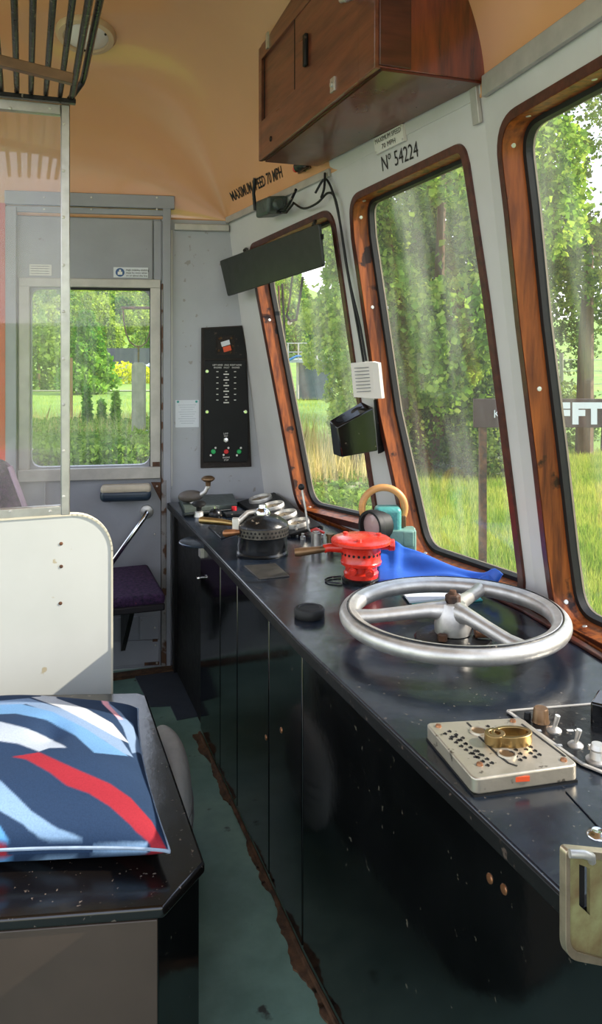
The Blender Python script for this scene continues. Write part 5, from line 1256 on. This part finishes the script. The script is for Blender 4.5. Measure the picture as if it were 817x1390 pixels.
m = MB(); p = aW(193, 585, wv-.1); m.obox(p, RT*.11, FW*.02, UP*.018); p = aW(186, 612, wv-.1); m.obox(p, RT*.14+UP*.02, FW*.02, UP*.02); build_each(m, 'band', white_ink, cp)
# wooden stake on the lawn
b = dirp(96.5, 20, GZ); m = MB(); m.obox(b+UP*1.1, RT*.035, FW*.035, UP*1.1); tag(m.build('wooden_stake', pm('stake_wood', '9c7a52', .8), loc=b), 'thin wooden stake on the lawn just right of the screen post', 'stake')
# gantry / tank in the far window
wv = 38; k_ = wv/1060; b = dirp(420, wv, GZ)
tk = empty('water_tank', b, 'blue-grey steel tank with a railed platform in the far window', 'tank')
at_ = lambda px, py, dw=0: aW(px, py, wv+dw)
m = MB(); a0, a1 = at_(404, 488), at_(452, 488); zt_ = a0.z; m.obox((V((a0.x, a0.y, (zt_+GZ)/2))+V((a1.x, a1.y, (zt_+GZ)/2)))/2+FW*1.2, (a1-a0)/2, FW*1.2, UP*((zt_-GZ)/2)); m.build('tank_wall', pm('blue_grey_steel', '566470', .6, var=.3, vs=2), tk)
m = MB(); a0, a1 = at_(389, 490), at_(452, 490); m.obox((a0+a1)/2+FW*1, (a1-a0)/2, FW*1.3, UP*.08); m.build('platform', pm('platform_steel', 'aab4b8', .5, var=.2), tk)
for x in (391, 405, 421, 430): m = MB(); m.tube([at_(x, 492), at_(x, 466)], .04, 6); m.build('railing_post', alu_paint, tk)
for y in (466, 478): m = MB(); m.tube([at_(389, y), at_(432, y)], .03, 6); m.build('railing', alu_paint, tk)
for x in (390, 404): m = MB(); q = at_(x, 490); m.tube([q, V((q.x, q.y, GZ))], .07, 6); m.build('support_post', alu_paint, tk)
m = MB(); m.tube([at_(388, 496, -1), at_(392, 489, -1), at_(402, 484, -1), at_(412, 483, -1)], .06, 8); m.build('blue_hose', pm('blue_hose', '2f7fc0', .4), tk)
# rusted rods and the wiper outside the far window
cs, c0, n = fac['far']; E = lambda px, py, off=.16: aP(px, py, c0, n, off)
wp_ = empty('windscreen_wiper', E(398, 430), 'black jointed wiper arm hanging outside the far window', 'wiper')
m = MB(); m.tube([E(411, 376), E(406, 410), E(402, 434)], .006, 8); m.tube([E(397, 374), E(393, 408), E(389, 428)], .005, 8); m.tube([E(389, 428), E(394, 436), E(402, 434)], .007, 8); build_each(m, 'wiper_arm', black_matte, wp_)
m = MB(); m.tube([E(383, 385, .14), E(386, 450, .14), E(387, 520, .14)], .006, 8); m.build('wiper_blade', rubber, wp_)
m = MB(); m.sphere(E(393, 438), .012, 12); m.build('pivot', steel, wp_)
m = MB(); b0 = E(378, 388, .3); b1 = E(384, 524, .3); m.tube([b0, b1], .006, 8); m.tube([E(374, 523, .25), b1], .005, 6); tag(m.build('rusty_rod', rust, loc=b1), 'thin rusty rod upright outside the far window', 'rod')
# station sign
wv = 8.0; k_ = wv/1060; SN = -FW
s0 = aW(643, 561, wv); s1 = aW(900, 561, wv); sg = empty('station_sign', V((s0.x, s0.y, GZ)).lerp(V((s1.x, s1.y, GZ)), .5), 'brown station name board with white capitals outside the right-hand windows', 'sign')
hh = 19.5*k_
m = MB(); m.obox((s0+s1)/2+FW*.02, (s1-s0)/2, FW*.02, UP*hh); m.build('board', pm('brown_board', '3a201c', .6, var=.2, vs=5), sg, bevel=.004)
for x in (655, 885): q = aW(x, 561, wv+.06); m = MB(); m.obox(V((q.x, q.y, (GZ+q.z+hh)/2)), RT*.035, FW*.035, UP*((q.z+hh-GZ)/2)); m.build('post', rust, sg)
m = MB(); lh = 25*k_
for ch_, x in (('F', 764), ('F', 784.5), ('T', 806)):
    p = aW(x, 573.5, wv)-FW*.002; text_on(m, ch_, p, RT, UP, lh/.69, SN, xs=.95, lift=.003, bold=.02)
text_on(m, 'K', aW(674, 567, wv)-FW*.002, RT, UP, 10.5*k_/.69, SN, xs=.9, lift=.003)
m.build('letters', pm('white_letters', 'cfd2d6', .6, var=.03), sg, smooth=0)
# wire fence at the back of the grass
for i, px in enumerate((762, 800, 835)):
    b = dirp(px, 24, GZ); m = MB(); m.cyl(b, b+UP*2.3, .06, 8); tag(m.build('fence_post', pm('grey_post', '8f8d80', .8), loc=b), ('grey fence post nearest the pillar in the right-hand window', 'grey fence post above the sign letters in the right-hand window', 'grey fence post at the right edge of the right-hand window')[i], 'post', 'fence posts behind the sign')
m = MB()
for z in (1.35, 1.75, 2.1): m.tube([dirp(745, 24, GZ+z), dirp(850, 24, GZ+z)], .012, 5)
tag(m.build('fence_wires', steel, loc=dirp(800, 24, GZ)), 'strands of fence wire behind the station sign', 'fence')
# ------------------------------------------------------------------ light, sky, camera
wd = bpy.data.worlds.new('sky'); bpy.context.scene.world = wd; wd.use_nodes = True; nt = wd.node_tree; N = nt.nodes; L = nt.links
bg = N['Background']; tc = N.new('ShaderNodeTexCoord'); sx = N.new('ShaderNodeSeparateXYZ'); L.new(tc.outputs['Generated'], sx.inputs[0])
r = N.new('ShaderNodeValToRGB'); el = r.color_ramp.elements; el[0].position = 0.0; el[0].color = (1, .97, .93, 1); el[1].position = .9; el[1].color = (.45, .58, .85, 1); x = el.new(.25); x.color = (.80, .87, 1, 1)
L.new(sx.outputs['Z'], r.inputs[0]); L.new(r.outputs[0], bg.inputs[0]); bg.inputs[1].default_value = SKY
sl = bpy.data.lights.new('sun', 'SUN'); sl.energy = SUN; sl.angle = math.radians(.6); sl.color = (1, .92, .79)
so = bpy.data.objects.new('sun', sl); C.objects.link(so); so.location = (8, -3, 8)
so.rotation_euler = V(SUND).to_track_quat('-Z', 'Y').to_euler()
cd_ = bpy.data.cameras.new('camera'); cam = bpy.data.objects.new('camera', cd_); C.objects.link(cam)
cam.location = EYE; cam.rotation_euler = (PI/2, 0, -AZ)
cd_.sensor_fit = 'VERTICAL'; cd_.sensor_height = 36; cd_.sensor_width = 36*817/1390; cd_.lens = F*36/1390
cd_.shift_x = 0; cd_.shift_y = -(695-HY)/1390; cd_.clip_start = .02; cd_.clip_end = 2000
sc = bpy.context.scene; sc.camera = cam
sc.view_settings.view_transform = 'Standard'; sc.view_settings.look = 'None'; sc.view_settings.exposure = EXPO; sc.view_settings.gamma = 1; sc.view_settings.use_curve_mapping = False
sc.cycles.max_bounces = 10; sc.cycles.transparent_max_bounces = 16; sc.cycles.diffuse_bounces = 5; sc.cycles.glossy_bounces = 5
